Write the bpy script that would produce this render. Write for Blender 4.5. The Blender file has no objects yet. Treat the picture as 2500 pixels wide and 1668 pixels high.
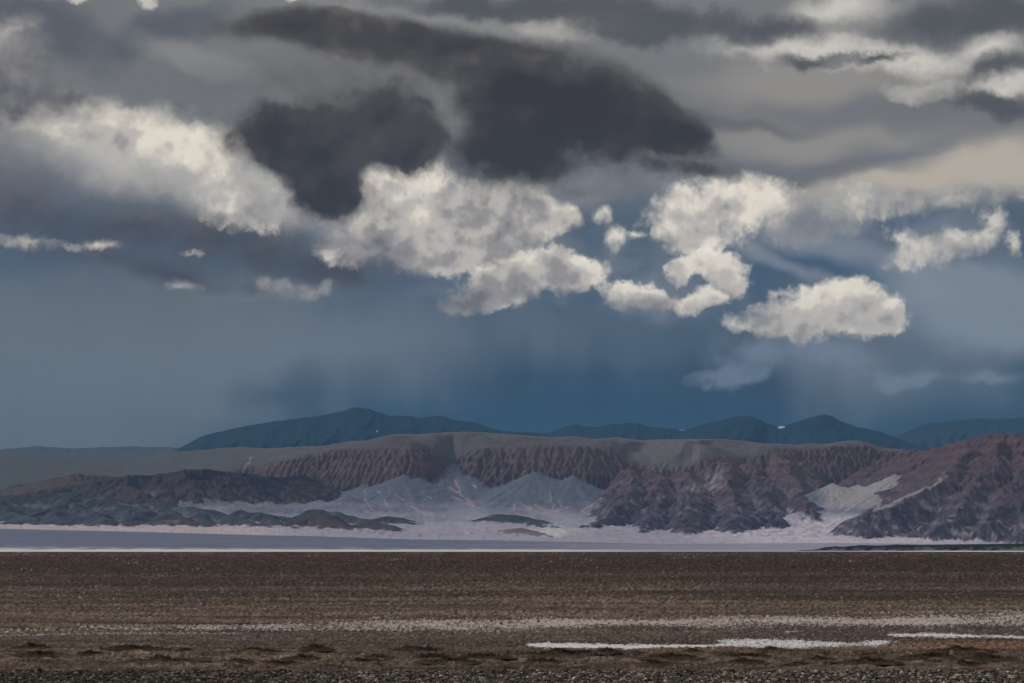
import bpy, math, random
import numpy as np

# ------------------------------------------------------------------ camera, sky, sun, exposure
sc = bpy.context.scene
COL = sc.collection
F = 70.0 / 36.0 * 2500.0          # focal length in photograph pixels (70 mm on 36 mm)
HZ = 1338.0                       # photograph row of the level horizon
CAMH = 2.5                        # eye height above the plain

cam_d = bpy.data.cameras.new('camera')
cam = bpy.data.objects.new('camera', cam_d)
COL.objects.link(cam)
cam.location = (0, 0, CAMH)
cam.rotation_euler = (math.radians(90), 0, 0)
cam_d.lens = 70; cam_d.sensor_width = 36
cam_d.shift_y = (HZ - 834.0) / 2500.0
cam_d.clip_start = 0.1; cam_d.clip_end = 200000
sc.camera = cam

SUN_EL, SUN_AZ = math.radians(34), math.radians(-72)   # azimuth from the view axis (+Y), left negative
sun_d = bpy.data.lights.new('sun', 'SUN')
sun_d.energy = 1.5; sun_d.angle = math.radians(10); sun_d.color = (1.0, 0.95, 0.88)
sun = bpy.data.objects.new('sun', sun_d); COL.objects.link(sun)
sun.rotation_euler = (math.radians(90) - SUN_EL, 0, math.pi - SUN_AZ)

vs = sc.view_settings
vs.view_transform = 'Standard'; vs.look = 'None'; vs.exposure = 0.0; vs.gamma = 1.0
vs.use_curve_mapping = False
sc.render.engine = 'CYCLES'
sc.cycles.use_denoising = True
sc.cycles.use_adaptive_sampling = True; sc.cycles.adaptive_threshold = 0.018; sc.cycles.adaptive_min_samples = 8
sc.cycles.max_bounces = 4; sc.cycles.volume_bounces = 1
sc.cycles.diffuse_bounces = 2; sc.cycles.transparent_max_bounces = 8


def lin(r, g=None, b=None):
    """0-255 display colour to linear"""
    if g is None: r, g, b = r
    f = lambda c: (c / 255 / 12.92) if c <= 10 else ((c / 255 + 0.055) / 1.055) ** 2.4
    return (f(r), f(g), f(b))


class Nodes:
    """small writer for shader node trees"""
    def __init__(self, tree):
        self.t = tree; self.t.nodes.clear()
    def n(self, typ, **props):
        nd = self.t.nodes.new(typ)
        for k, v in props.items(): setattr(nd, k, v)
        return nd
    def put(self, sock, v):
        if isinstance(v, bpy.types.NodeSocket): self.t.links.new(v, sock)
        elif v is not None:
            if isinstance(v, tuple) and len(v) == 3 and sock.type == 'RGBA': v = (*v, 1)
            sock.default_value = v
    def m(self, op, a, b=None, c=None, clamp=False):
        nd = self.n('ShaderNodeMath', operation=op, use_clamp=clamp)
        for i, v in enumerate((a, b, c)):
            if v is not None: self.put(nd.inputs[i], v)
        return nd.outputs[0]
    def v(self, op, a, b=None, scale=None):
        nd = self.n('ShaderNodeVectorMath', operation=op)
        self.put(nd.inputs[0], a)
        if b is not None: self.put(nd.inputs[1], b)
        if scale is not None: self.put(nd.inputs['Scale'], scale)
        return nd.outputs['Value'] if op in ('DOT_PRODUCT', 'LENGTH', 'DISTANCE') else nd.outputs[0]
    def sep(self, v):
        nd = self.n('ShaderNodeSeparateXYZ'); self.put(nd.inputs[0], v); return nd.outputs
    def xyz(self, x, y, z=0.0):
        nd = self.n('ShaderNodeCombineXYZ')
        for i, q in enumerate((x, y, z)): self.put(nd.inputs[i], q)
        return nd.outputs[0]
    def noise(self, vec, scale=1.0, detail=4.0, rough=0.5, dist=0.0, lac=2.0, color=False, typ='FBM'):
        nd = self.n('ShaderNodeTexNoise', noise_dimensions='3D', noise_type=typ)
        self.put(nd.inputs['Vector'], vec)
        self.put(nd.inputs['Scale'], scale); self.put(nd.inputs['Detail'], detail)
        self.put(nd.inputs['Roughness'], rough); self.put(nd.inputs['Lacunarity'], lac)
        self.put(nd.inputs['Distortion'], dist)
        return nd.outputs['Color' if color else 0]
    def voro(self, vec, scale=1.0, detail=2.0, rough=0.5, smooth=0.6):
        nd = self.n('ShaderNodeTexVoronoi', feature='SMOOTH_F1')
        self.put(nd.inputs['Vector'], vec); self.put(nd.inputs['Scale'], scale)
        self.put(nd.inputs['Detail'], detail); self.put(nd.inputs['Roughness'], rough)
        self.put(nd.inputs['Smoothness'], smooth)
        return nd.outputs['Distance']
    def step(self, x, a, b):
        nd = self.n('ShaderNodeMapRange', interpolation_type='SMOOTHSTEP', clamp=True)
        self.put(nd.inputs['Value'], x)
        self.put(nd.inputs['From Min'], a); self.put(nd.inputs['From Max'], b)
        nd.inputs['To Min'].default_value = 0; nd.inputs['To Max'].default_value = 1
        return nd.outputs[0]
    def lerp(self, f, a, b):
        nd = self.n('ShaderNodeMix', data_type='RGBA', clamp_factor=True)
        self.put(nd.inputs[0], f); self.put(nd.inputs[6], a); self.put(nd.inputs[7], b)
        return nd.outputs[2]
    def mul(self, a, b):
        nd = self.n('ShaderNodeMix', data_type='RGBA', blend_type='MULTIPLY')
        nd.inputs[0].default_value = 1
        self.put(nd.inputs[6], a); self.put(nd.inputs[7], b)
        return nd.outputs[2]
    def ramp(self, x, stops, interp='EASE'):
        nd = self.n('ShaderNodeValToRGB'); cr = nd.color_ramp; cr.interpolation = interp
        while len(cr.elements) < len(stops): cr.elements.new(0.5)
        for e, (p, c) in zip(cr.elements, stops):
            e.position = p; e.color = (*c, 1)
        self.put(nd.inputs[0], x)
        return nd.outputs[0]


# ---- the sky: a daylight sky behind storm cloud, laid out by azimuth and elevation
K = F / 100.0


def pos(px, py):
    t = (px - 1250) / F
    a = math.atan(t)
    return a * K, math.atan((HZ - py) / F * math.cos(a)) * K


# cloud bodies, back to front. Each body: kind, warp, shapes (x, y, rx, ry, tilt) and look
WHITE = [(0.0, lin(250, 242, 227)), (0.25, lin(236, 227, 212)), (0.5, lin(196, 189, 181)), (0.75, lin(154, 149, 147)), (1.0, lin(118, 115, 117))]
GREY = [(0.0, lin(178, 173, 168)), (0.3, lin(134, 131, 129)), (0.65, lin(96, 94, 97)), (1.0, lin(74, 73, 80))]
DARK = [(0.0, lin(134, 130, 126)), (0.25, lin(98, 94, 91)), (0.55, lin(73, 68, 66)), (1.0, lin(56, 50, 50))]
HAZY = [(0.0, lin(214, 205, 193)), (0.3, lin(178, 174, 169)), (0.7, lin(140, 138, 140)), (1, lin(118, 119, 126))]
BODIES = []
def soft(warp, shapes, color, amount, lo=0.05, hi=0.7, tex=None, tamp=0.5):
    BODIES.append(dict(kind='soft', warp=warp, shapes=shapes, color=color, amount=amount, lo=lo, hi=hi, tex=tex, tamp=tamp))
def cumulus(warp, shapes, edge, hard, tones, tex=0.5, fine=0.3, thick=0.45, shade=0.35, relief=0.62, patch=0.9, opacity=1.0, grow=1.0):
    shapes = [(a, b, c * grow, d * grow, e) for a, b, c, d, e in shapes]
    BODIES.append(dict(kind='cumulus', warp=warp, shapes=shapes, edge=edge, hard=hard, tones=tones, tex=tex, fine=fine, thick=thick, shade=shade, relief=relief, patch=patch, opacity=opacity))

# rain veils and the dark gap over the centre
soft('s', [(150, 900, 760, 280, 0), (500, 800, 640, 210, 0), (100, 1020, 640, 200, 0)], lin(108, 112, 118), 0.95, lo=0, hi=0.9, tex='fb', tamp=0.3)
soft('s', [(1400, 1060, 800, 200, 0), (1250, 990, 460, 160, 0)], lin(36, 70, 98), 0.6, lo=0, hi=1.0)
soft('s', [(300, 900, 700, 240, 0), (900, 880, 700, 180, 0), (2100, 900, 600, 200, 0)], lin(112, 120, 130), 0.75, lo=0.1, hi=1.0, tex='shaft', tamp=1.5)
soft('s', [(1250, 930, 600, 220, 0), (700, 960, 300, 120, 0), (1800, 980, 500, 130, 0)], lin(42, 62, 82), 0.75, lo=0.15, hi=1.1, tex='shaft', tamp=-1.5)
soft('s', [(2470, 760, 460, 150, 8), (2300, 700, 330, 70, 18)], lin(138, 146, 156), 0.8, tex='fb', tamp=0.4)
soft('s', [(2020, 630, 260, 70, 15), (1800, 640, 180, 120, 0), (2230, 560, 200, 50, 0)], lin(64, 88, 116), 0.6)
soft('s', [(2050, 600, 380, 50, 24), (1950, 640, 300, 28, 26)], lin(146, 151, 159), 0.55, lo=0.0, hi=0.9, tex='streak', tamp=1.2)
soft('w', [(1840, 870, 190, 70, 0), (1760, 930, 120, 28, -4), (2080, 880, 120, 46, 0), (2200, 920, 170, 34, 0), (2420, 920, 140, 30, 0)],
     lin(124, 136, 152), 0.7, lo=0.05, hi=0.9, tex='fb', tamp=1.8)
# high grey deck, its light and dark bands
soft('s', [(2250, 440, 640, 64, -3), (2450, 400, 320, 90, -6)], lin(198, 187, 171), 0.85, lo=0.0, hi=0.95, tex='streak', tamp=0.4)
soft('s', [(1950, 200, 460, 90, 0), (2000, 330, 460, 70, 0)], lin(160, 154, 146), 0.65, lo=0, hi=0.8, tex='streak', tamp=0.5)
soft('s', [(2150, 270, 500, 60, 2), (1950, 410, 400, 34, 0)], lin(114, 114, 117), 0.7, lo=0.0, tex='streak', tamp=0.5)
soft('s', [(250, 130, 560, 170, 20), (560, 300, 420, 140, 10)], lin(114, 115, 116), 0.7, tex='streak', tamp=0.8)
soft('s', [(60, 60, 340, 100, 10), (420, 60, 170, 70, -20), (600, 330, 260, 70, 10)], lin(84, 89, 96), 0.8, tex='fb', tamp=1.0)
soft('s', [(1150, 60, 700, 50, 6), (500, 150, 260, 50, 20)], lin(150, 148, 144), 0.5, tex='streak', tamp=0.8)
soft('w', [(1950, 120, 340, 50, 4), (2200, 150, 270, 46, 8), (2070, 30, 220, 76, 0), (2420, 130, 150, 64, 0), (2450, 215, 230, 48, 5),
           (1420, 60, 270, 48, 6), (2330, 225, 190, 28, 3)], lin(216, 210, 201), 0.9, lo=0.0, hi=1.0, tex='fb', tamp=1.3)
soft('w', [(360, 8, 34, 16, 0), (180, 2, 32, 14, 0), (715, 6, 30, 14, 0)], lin(214, 208, 196), 0.8, lo=0.05, hi=0.8, tex='fb', tamp=1.0)
soft('w', [(1500, 45, 440, 60, 7), (1850, 70, 270, 50, 6), (1200, 10, 440, 38, 0), (1560, 80, 200, 44, 0), (2300, 60, 270, 84, 2),
           (2480, 30, 210, 64, 0), (2440, 180, 180, 42, -12), (2420, 265, 220, 34, 16), (1990, 152, 130, 20, 2), (2150, 150, 110, 18, 0)], lin(84, 84, 87), 0.95, lo=0.0, hi=0.85, tex='fb', tamp=1.1)
soft('s', [(1830, 300, 260, 22, 4), (1700, 285, 160, 24, 8)], lin(100, 99, 101), 0.7, lo=0.0, hi=1.0)
# thin cloud around the heaps
soft('w', [(1130, 560, 340, 200, 0), (900, 590, 260, 110, 0), (1300, 660, 300, 110, -6), (1420, 480, 260, 70, 0)], lin(150, 151, 153), 0.5, lo=0.05, hi=1.0, tex='fb', tamp=1.5)
soft('w', [(1750, 540, 280, 160, 0), (2020, 540, 300, 90, 0), (2300, 590, 260, 80, -6), (1680, 700, 240, 110, 0)], lin(150, 152, 156), 0.45, lo=0.1, hi=1.0, tex='fb', tamp=1.6)
soft('w', [(2010, 765, 280, 110, -4), (1560, 725, 190, 90, 0), (620, 700, 260, 60, 4)], lin(134, 142, 152), 0.4, lo=0.1, hi=1.0, tex='fb', tamp=1.6)
# left bank: white tops over a long grey base
soft('w', [(280, 350, 420, 130, 10), (480, 400, 260, 150, 0), (620, 480, 260, 120, 0), (820, 480, 260, 90, -8)], lin(196, 191, 184), 0.85, lo=0.0, hi=1.0, tex='fb', tamp=0.9)
cumulus('w', [(320, 325, 320, 90, 10), (500, 375, 170, 100, 0), (180, 288, 240, 56, 2), (570, 500, 130, 84, 0), (710, 490, 180, 54, -6)],
        0.04, 0.55, WHITE, tex=0.8, thick=0.35, shade=0.3, patch=1.3, relief=0.5, fine=0.25)
cumulus('w', [(20, 200, 180, 150, 35), (170, 245, 180, 56, 8), (40, 110, 110, 90, 40)], 0.0, 0.7, GREY, thick=0.15, shade=0.5, relief=0.45, patch=0.6, fine=0.1)
cumulus('s', [(20, 490, 560, 170, 6), (350, 560, 480, 84, 0), (640, 590, 300, 90, 0), (720, 640, 420, 90, 4), (420, 665, 420, 40, 8), (860, 640, 220, 66, 0)],
        -0.02, 0.85, GREY, tex=0.5, thick=0.45, shade=0.62, fine=0.08, relief=0.4, patch=0.6)
cumulus('c', [(60, 592, 120, 22, 3), (230, 602, 110, 16, 2), (470, 618, 44, 16, 0), (690, 705, 90, 34, 10), (770, 715, 70, 34, -20), (450, 700, 70, 22, 0)],
        0.10, 0.9, WHITE, opacity=0.75, tex=1.1, thick=0.2, grow=1.1)
cumulus('c', [(590, 500, 130, 86, 0), (640, 550, 76, 44, 0), (520, 470, 90, 66, 0)], 0.06, 0.55, WHITE, thick=0.3, opacity=0.92, tex=0.9, fine=0.26, patch=1.0, shade=0.2)
# bright central heaps
cumulus('c', [(960, 450, 180, 90, -10), (1090, 540, 200, 130, 0), (1200, 590, 190, 120, 0), (860, 590, 130, 70, 0), (950, 560, 110, 60, 0),
              (1330, 540, 120, 56, 0), (1270, 500, 120, 70, 0), (1100, 640, 220, 56, 0)],
        0.08, 0.34, WHITE, tex=0.7, thick=0.3, shade=0.55, fine=0.2, patch=1.5, grow=1.04)
cumulus('c', [(1240, 690, 180, 80, -12), (1400, 670, 110, 60, 0), (1160, 740, 110, 34, -12), (1330, 650, 110, 50, 0)], 0.10, 0.32, WHITE, tex=0.65, thick=0.55, shade=0.55, fine=0.2, patch=1.2, grow=1.08)
cumulus('c', [(1760, 510, 190, 100, 0), (1650, 540, 110, 80, 0), (1700, 590, 90, 50, 0), (1840, 470, 160, 60, 0)], 0.12, 0.4, WHITE, tex=1.0, thick=0.3, shade=0.2, fine=0.26, patch=0.9, grow=1.1)
cumulus('c', [(2010, 520, 210, 70, 0), (2180, 490, 240, 54, -4), (1960, 560, 120, 56, 0), (2400, 480, 260, 46, -4), (2080, 470, 60, 50, 0)],
        0.04, 0.6, HAZY, tex=0.8, thick=0.3, shade=0.2, opacity=0.92, patch=1.4, relief=0.8)
# small fair heaps
cumulus('c', [(1545, 722, 118, 62, 4), (1610, 735, 60, 30, 0)], 0.15, 0.3, WHITE, tex=0.6, thick=0.3, shade=0.5, fine=0.2, grow=1.0)
cumulus('c', [(1700, 640, 90, 50, -18), (1770, 660, 90, 66, 20), (1655, 665, 46, 40, 0), (1775, 700, 60, 40, 0)], 0.15, 0.3, WHITE, tex=0.6, thick=0.3, shade=0.5, fine=0.2, grow=1.04)
cumulus('c', [(1695, 728, 70, 30, 0), (1745, 722, 56, 30, 20), (1672, 752, 40, 34, 0)], 0.14, 0.35, WHITE, tex=0.65, thick=0.3, shade=0.3, fine=0.2, grow=1.1)
cumulus('c', [(2010, 765, 210, 82, -4), (2080, 735, 120, 70, 12), (1900, 785, 110, 50, 0), (2150, 775, 80, 50, 10)], 0.12, 0.28, WHITE, tex=0.6, thick=0.26, shade=0.38, fine=0.2, grow=1.12)
cumulus('c', [(1905, 714, 64, 24, 0), (1800, 790, 66, 34, 0), (1508, 580, 54, 50, 0), (1560, 575, 26, 16, 0), (1455, 530, 44, 34, 0), (1480, 520, 34, 24, 0)], 0.12, 0.6, WHITE, tex=0.9, fine=0.26, opacity=0.85, thick=0.2, shade=0.1, grow=1.1)
cumulus('c', [(2200, 590, 96, 54, 30), (2220, 635, 110, 40, 0), (2320, 605, 120, 50, -12), (2400, 590, 56, 34, -30), (2435, 530, 46, 34, 0), (2480, 595, 30, 46, 0)],
        0.16, 0.6, WHITE, tex=1.2, opacity=0.9, fine=0.3, thick=0.3, shade=0.1, grow=1.08)
# the great dark cloud: a long cap over two heavy lobes
cumulus('s', [(700, 215, 340, 80, 6), (880, 200, 280, 80, 10)], -0.05, 0.9, DARK, tex=0.6, thick=0.4, shade=0.1, opacity=0.55, fine=0.06, relief=0.3)
cumulus('s', [(720, 78, 300, 54, 3), (980, 112, 430, 82, 5), (1220, 162, 440, 104, 9), (1440, 235, 350, 118, 16), (1620, 305, 170, 70, 30)],
        -0.02, 0.42, DARK, tex=0.35, thick=0.68, shade=0.2, relief=0.3, fine=0.10, patch=0.8)
cumulus('w', [(650, 335, 140, 100, 0), (770, 370, 160, 120, 0), (920, 290, 180, 120, 0), (1000, 350, 100, 110, 0), (800, 465, 130, 90, -10)],
        -0.01, 0.36, DARK, tex=0.5, thick=0.8, shade=0.32, relief=0.4, fine=0.14, patch=0.8, grow=1.1)
cumulus('w', [(1330, 300, 270, 160, 4), (1240, 380, 190, 110, 0), (1300, 225, 320, 100, 8), (1480, 275, 260, 115, 14), (1640, 315, 150, 62, 28)], -0.01, 0.38, DARK, tex=0.45, thick=0.9, shade=0.34, relief=0.3, fine=0.10, patch=0.7, grow=1.06)
cumulus('w', [(1700, 415, 170, 56, 6), (1590, 390, 90, 40, 0)], 0.04, 0.55, DARK, tex=0.5, thick=0.55, shade=0.2, opacity=0.94, relief=0.4)
cumulus('w', [(1420, 470, 220, 44, 0), (1250, 480, 160, 40, 0)], 0.0, 0.8, DARK, tex=0.7, thick=0.2, shade=0.1, opacity=0.6, relief=0.5)

world = bpy.data.worlds.new('World'); sc.world = world
world.use_nodes = True
W = Nodes(world.node_tree)
D = W.n('ShaderNodeTexCoord').outputs['Generated']
dx, dy, dz = W.sep(D)
az = W.m('ARCTAN2', dx, dy)
el = W.m('ARCTAN2', dz, W.m('SQRT', W.m('ADD', W.m('MULTIPLY', dx, dx), W.m('MULTIPLY', dy, dy))))
U = W.m('MULTIPLY', az, K); V = W.m('MULTIPLY', el, K)            # hundreds of photograph pixels
UV = W.xyz(U, V)
P3 = W.v('SCALE', D, scale=K)                                     # the same scale without a seam
nz = lambda off, *a, **k: W.noise(W.v('ADD', P3, off), *a, **k)
half = (0.5, 0.5, 0.5)
warp_big = W.v('SUBTRACT', nz((3, 1, 7), 0.42, 2, 0.5, color=True), half)
warp_fine = W.v('SUBTRACT', nz((9, 4, 2), 1.5, 7, 0.62, color=True), half)
def warped(big, fine):
    return W.v('ADD', UV, W.v('MULTIPLY', W.v('ADD', W.v('SCALE', warp_big, scale=big), W.v('SCALE', warp_fine, scale=fine)), (1, 1, 0)))
def billow(vec):
    nd = W.n('ShaderNodeTexVoronoi', voronoi_dimensions='2D', feature='F1')
    W.put(nd.inputs['Vector'], vec)
    nd.inputs['Scale'].default_value = 2.6; nd.inputs['Detail'].default_value = 3; nd.inputs['Roughness'].default_value = 0.55
    nd.inputs['Lacunarity'].default_value = 2.3
    return W.m('SUBTRACT', 1.0, nd.outputs['Distance'])
Wc = warped(0.35, 0.72)
fb = nz((0, 0, 0), 0.95, 6, 0.56)
bl = billow(Wc)
bl_up = billow(W.v('ADD', Wc, (-0.05, 0.13, 0)))
lum = nz((0, 0, 0), 1.0, 3.0, 0.5); lum_up = nz((-0.08, 0, 0.24), 1.0, 3.0, 0.5)     # lumps, and the same nearer the light
streak = W.noise(W.v('MULTIPLY', W.v('ADD', P3, (2, 0, 3)), (0.22, 0.22, 1.2)), 1.0, 6, 0.55)
relief_s = W.m('ADD', W.m('MULTIPLY', W.m('SUBTRACT', bl, bl_up), 0.14), W.m('MULTIPLY', W.m('SUBTRACT', lum, lum_up), 1.5))
SHARED = {'s': warped(1.3, 0.25), 'w': warped(1.0, 0.7), 'c': Wc, 'fb': fb, 'bl': W.m('SUBTRACT', bl, 0.55), 'pb': W.m('SUBTRACT', nz((7, 2, 8), 0.75, 3, 0.5), 0.5), 'rel': relief_s, 'streak': streak, 'shaft': W.noise(W.v('MULTIPLY', W.v('ADD', P3, (4, 1, 0)), (0.42, 0.42, 0.13)), 1.0, 4, 0.5)}

nishita = W.n('ShaderNodeTexSky', sky_type='NISHITA')
nishita.sun_disc = False
nishita.sun_elevation = SUN_EL; nishita.sun_rotation = SUN_AZ
nishita.altitude = 3300; nishita.dust_density = 0.4
clear = W.v('SCALE', nishita.outputs[0], scale=0.05)
elv = W.m('MULTIPLY', W.m('ADD', el, W.m('MULTIPLY', W.m('SUBTRACT', streak, 0.5), 0.02)), 1 / 0.30, clamp=True)
def ev(py): return max(0.0, min(1.0, math.atan((HZ - py) / F) / 0.30))
storm = W.ramp(elv, [
    (0.0, lin(32, 58, 78)), (ev(1050), lin(40, 64, 84)), (ev(950), lin(62, 80, 98)), (ev(830), lin(80, 93, 108)),
    (ev(700), lin(80, 93, 109)), (ev(560), lin(84, 96, 110)), (ev(430), lin(114, 116, 120)), (ev(300), lin(122, 120, 118)),
    (ev(100), lin(124, 123, 122)), (1.0, lin(124, 124, 124))])
base = W.lerp(0.95, clear, storm)
# beyond the photograph the same broken deck goes on all round
deck = W.step(W.m('ADD', W.noise(W.v('MULTIPLY', P3, (0.05, 0.05, 0.16)), 1.0, 5, 0.55), W.m('MULTIPLY', elv, 0.12)), 0.42, 0.72)
deckcol = W.lerp(deck, lin(84, 86, 92), lin(186, 183, 178))
outside = W.lerp(W.m('MULTIPLY', W.step(elv, ev(820), ev(420)), 0.8), base, deckcol)

VEC = ('s', 'w', 'c')


def field(N, vec, shapes):
    """union of soft ellipses, three at a time; 0 outside, 1 at a centre"""
    x, y, _ = N.sep(vec)
    X = N.xyz(x, x, x); Y = N.xyz(y, y, y)
    def madd(a_, b_, c_):
        nd = N.n('ShaderNodeVectorMath', operation='MULTIPLY_ADD')
        for i, q in enumerate((a_, b_, c_)): N.put(nd.inputs[i], q)
        return nd.outputs[0]
    out = None
    for i in range(0, len(shapes), 3):
        tri = list(shapes[i:i + 3])
        while len(tri) < 3: tri.append((99999, 0, 1, 1, 0))
        xu, xv, x0, yu, yv, y0 = [], [], [], [], [], []
        for px, py, rx, ry, rot in tri:
            if px > 9e4: u, v_ = 500.0, 500.0
            else: u, v_ = pos(px, py)
            c, d = math.cos(math.radians(rot)), -math.sin(math.radians(rot))    # a positive tilt falls to the right
            a1, b1, a2, b2 = c * 100 / rx, d * 100 / rx, -d * 100 / ry, c * 100 / ry
            xu.append(a1); xv.append(b1); x0.append(-(a1 * u + b1 * v_)); yu.append(a2); yv.append(b2); y0.append(-(a2 * u + b2 * v_))
        if any(t[4] for t in tri):
            qx = madd(Y, tuple(xv), madd(X, tuple(xu), tuple(x0))); qy = madd(X, tuple(yu), madd(Y, tuple(yv), tuple(y0)))
        else:
            qx = madd(X, tuple(xu), tuple(x0)); qy = madd(Y, tuple(yv), tuple(y0))
        r2 = N.v('MINIMUM', madd(qx, qx, N.v('MULTIPLY', qy, qy)), (1, 1, 1))
        out = r2 if out is None else N.v('MULTIPLY', out, r2)
    a, b, c = N.sep(out)
    return N.m('SUBTRACT', 1.0, N.m('SQRT', N.m('MULTIPLY', N.m('MULTIPLY', a, b), c))), y


def near(s, box, m):
    a = math.radians(s[4]); c, d = abs(math.cos(a)), abs(math.sin(a))
    ex = s[2] * c + s[3] * d + m; ey = s[2] * d + s[3] * c + m
    return s[0] + ex > box[0] and s[0] - ex < box[2] and s[1] + ey > box[1] and s[1] - ey < box[3]


def cloud_group(b, sh):
    """one body of cloud, mixed over the sky behind it"""
    t = bpy.data.node_groups.new('cloud', 'ShaderNodeTree')
    need = [b['warp']] + (['fb', 'bl', 'rel', 'pb'] if b['kind'] == 'cumulus' else ([b['tex']] if b['tex'] else []))
    for k in need: t.interface.new_socket(k, in_out='INPUT', socket_type='NodeSocketVector' if k in VEC else 'NodeSocketFloat')
    t.interface.new_socket('base', in_out='INPUT', socket_type='NodeSocketColor')
    t.interface.new_socket('color', in_out='OUTPUT', socket_type='NodeSocketColor')
    N = Nodes(t)
    gi = N.n('NodeGroupInput'); go = N.n('NodeGroupOutput')
    S = gi.outputs
    f, vv = field(N, S[b['warp']], sh)
    ins = N.step(f, 0.0, 0.14)
    if b['kind'] == 'soft':
        if b['tex']:
            f = N.m('MULTIPLY_ADD', N.m('MULTIPLY', N.m('SUBTRACT', S[b['tex']], 0.5), b['tamp']), ins, f)
        col = N.lerp(N.m('MULTIPLY', N.step(f, b['lo'], b['hi']), b['amount']), S['base'], b['color'])
    else:
        dev = N.m('SUBTRACT', S['fb'], 0.5)
        tex = N.m('MULTIPLY_ADD', S['bl'], b['fine'], N.m('MULTIPLY', dev, b['tex']))
        d = N.m('MULTIPLY_ADD', ins, tex, f)
        rag = N.m('MULTIPLY_ADD', S['pb'], b['hard'] * 3.0, b['edge'] + b['hard'] * 1.6)            # crisp here, wispy there
        alpha = N.m('MULTIPLY', N.step(d, b['edge'], N.m('MAXIMUM', rag, b['edge'] + 0.06)), b['opacity'])
        top = min(q[1] - q[3] * 0.8 for q in b['shapes']); bot = max(q[1] + q[3] * 0.8 for q in b['shapes'])
        low_ = N.step(vv, pos(1250, top)[1], pos(1250, bot)[1])             # under the bulk of the body
        tone = N.m('MULTIPLY_ADD', N.m('SUBTRACT', d, b['edge']), b['thick'], N.m('MULTIPLY', S['rel'], -b['relief']))
        tone = N.m('MULTIPLY_ADD', S['pb'], b['patch'] * 1.05, N.m('MULTIPLY_ADD', dev, b['patch'] * 0.3, tone))
        tone = N.m('ADD', tone, 0.08)
        tone = N.m('MULTIPLY_ADD', low_, b['shade'], tone, clamp=True)
        col = N.lerp(alpha, S['base'], N.ramp(tone, b['tones'], 'EASE'))
    N.put(go.inputs['color'], col)
    return t, need


def sky_patch(box):
    """the cloud bodies that reach into one part of the sky"""
    col = base
    for b in BODIES:
        sh = [s for s in b['shapes'] if near(s, box, 110)]
        if not sh: continue
        t, need = cloud_group(b, sh)
        g = W.n('ShaderNodeGroup', node_tree=t)
        for k in need: W.put(g.inputs[k], SHARED[k])
        W.put(g.inputs['base'], col)
        col = g.outputs['color']
    return col


def back(color):
    b = W.n('ShaderNodeBackground'); W.put(b.inputs['Color'], color); return b.outputs[0]
def pick(sock, thr, lo, hi):
    mx = W.n('ShaderNodeMixShader')
    W.put(mx.inputs[0], W.m('GREATER_THAN', sock, thr)); W.t.links.new(lo, mx.inputs[1]); W.t.links.new(hi, mx.inputs[2])
    return mx.outputs[0]
left = back(sky_patch((-900, -500, 1160, 850))); right = back(sky_patch((1140, -500, 3400, 850)))
lower = back(sky_patch((-900, 810, 3400, 1345)))
out = pick(V, math.atan((HZ - 830) / F) * K, lower, pick(U, pos(1150, 800)[0], left, right))
# outside the photographed part, blended in over a wide margin
far_x = W.step(W.m('ABSOLUTE', U), 15.0, 19.0); far_v = W.step(V, 14.2, 17.0)
far_f = W.m('MAXIMUM', far_x, far_v)
low = W.m('MAXIMUM', far_f, W.m('LESS_THAN', V, -0.05))
mx = W.n('ShaderNodeMixShader'); W.put(mx.inputs[0], low); W.t.links.new(out, mx.inputs[1]); W.t.links.new(back(outside), mx.inputs[2])
wo = W.n('ShaderNodeOutputWorld'); W.t.links.new(mx.outputs[0], wo.inputs['Surface'])
world.cycles.sampling_method = 'MANUAL'; world.cycles.sample_map_resolution = 512
# ------------------------------------------------------------------ helpers for the land
rng = np.random.default_rng(7)
random.seed(7)


def P(px, py, Y):
    """photograph pixel at depth Y"""
    return np.stack([Y * (px - 1250) / F, Y, CAMH + Y * (HZ - py) / F], -1)


def line(pts):
    a = np.array(pts, float)
    return lambda x: np.interp(x, a[:, 0], a[:, 1])


def smooth(e0, e1, x):
    t = np.clip((x - e0) / (e1 - e0), 0, 1); return t * t * (3 - 2 * t)


GC = np.cos(np.arange(256) * math.pi / 128); GS = np.sin(np.arange(256) * math.pi / 128)


def noise2(x, y, seed=0):
    """gradient noise, about -1..1"""
    xi = np.floor(x).astype(np.int64); yi = np.floor(y).astype(np.int64)
    xf = x - xi; yf = y - yi
    def g(ix, iy):
        h = (ix * 374761393 + iy * 668265263 + seed * 1442695041) & 0xFFFFFFFF
        h = ((h ^ (h >> 13)) * 1274126177) & 0xFFFFFFFF
        h = (h ^ (h >> 16)) & 0xFFFF
        return h & 255
    def d(ix, iy, fx, fy):
        a = g(ix, iy); return GC[a] * fx + GS[a] * fy
    u = xf * xf * xf * (xf * (xf * 6 - 15) + 10); v = yf * yf * yf * (yf * (yf * 6 - 15) + 10)
    a = d(xi, yi, xf, yf); b = d(xi + 1, yi, xf - 1, yf); c = d(xi, yi + 1, xf, yf - 1); e = d(xi + 1, yi + 1, xf - 1, yf - 1)
    return 1.5 * ((a + (b - a) * u) + ((c + (e - c) * u) - (a + (b - a) * u)) * v)


def fbm(x, y, oct=4, gain=0.5, seed=0):
    s = 0; a = 1.0
    for o in range(oct):
        s = s + a * noise2(x, y, seed + o); x = x * 2.03; y = y * 2.03; a *= gain
    return s


def ridged(x, y, oct=3, gain=0.5, seed=0):
    s = 0; a = 1.0
    for o in range(oct):
        s = s + a * (1 - 2 * np.abs(noise2(x, y, seed + o))); x = x * 2.1; y = y * 2.1; a *= gain
    return s


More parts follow.
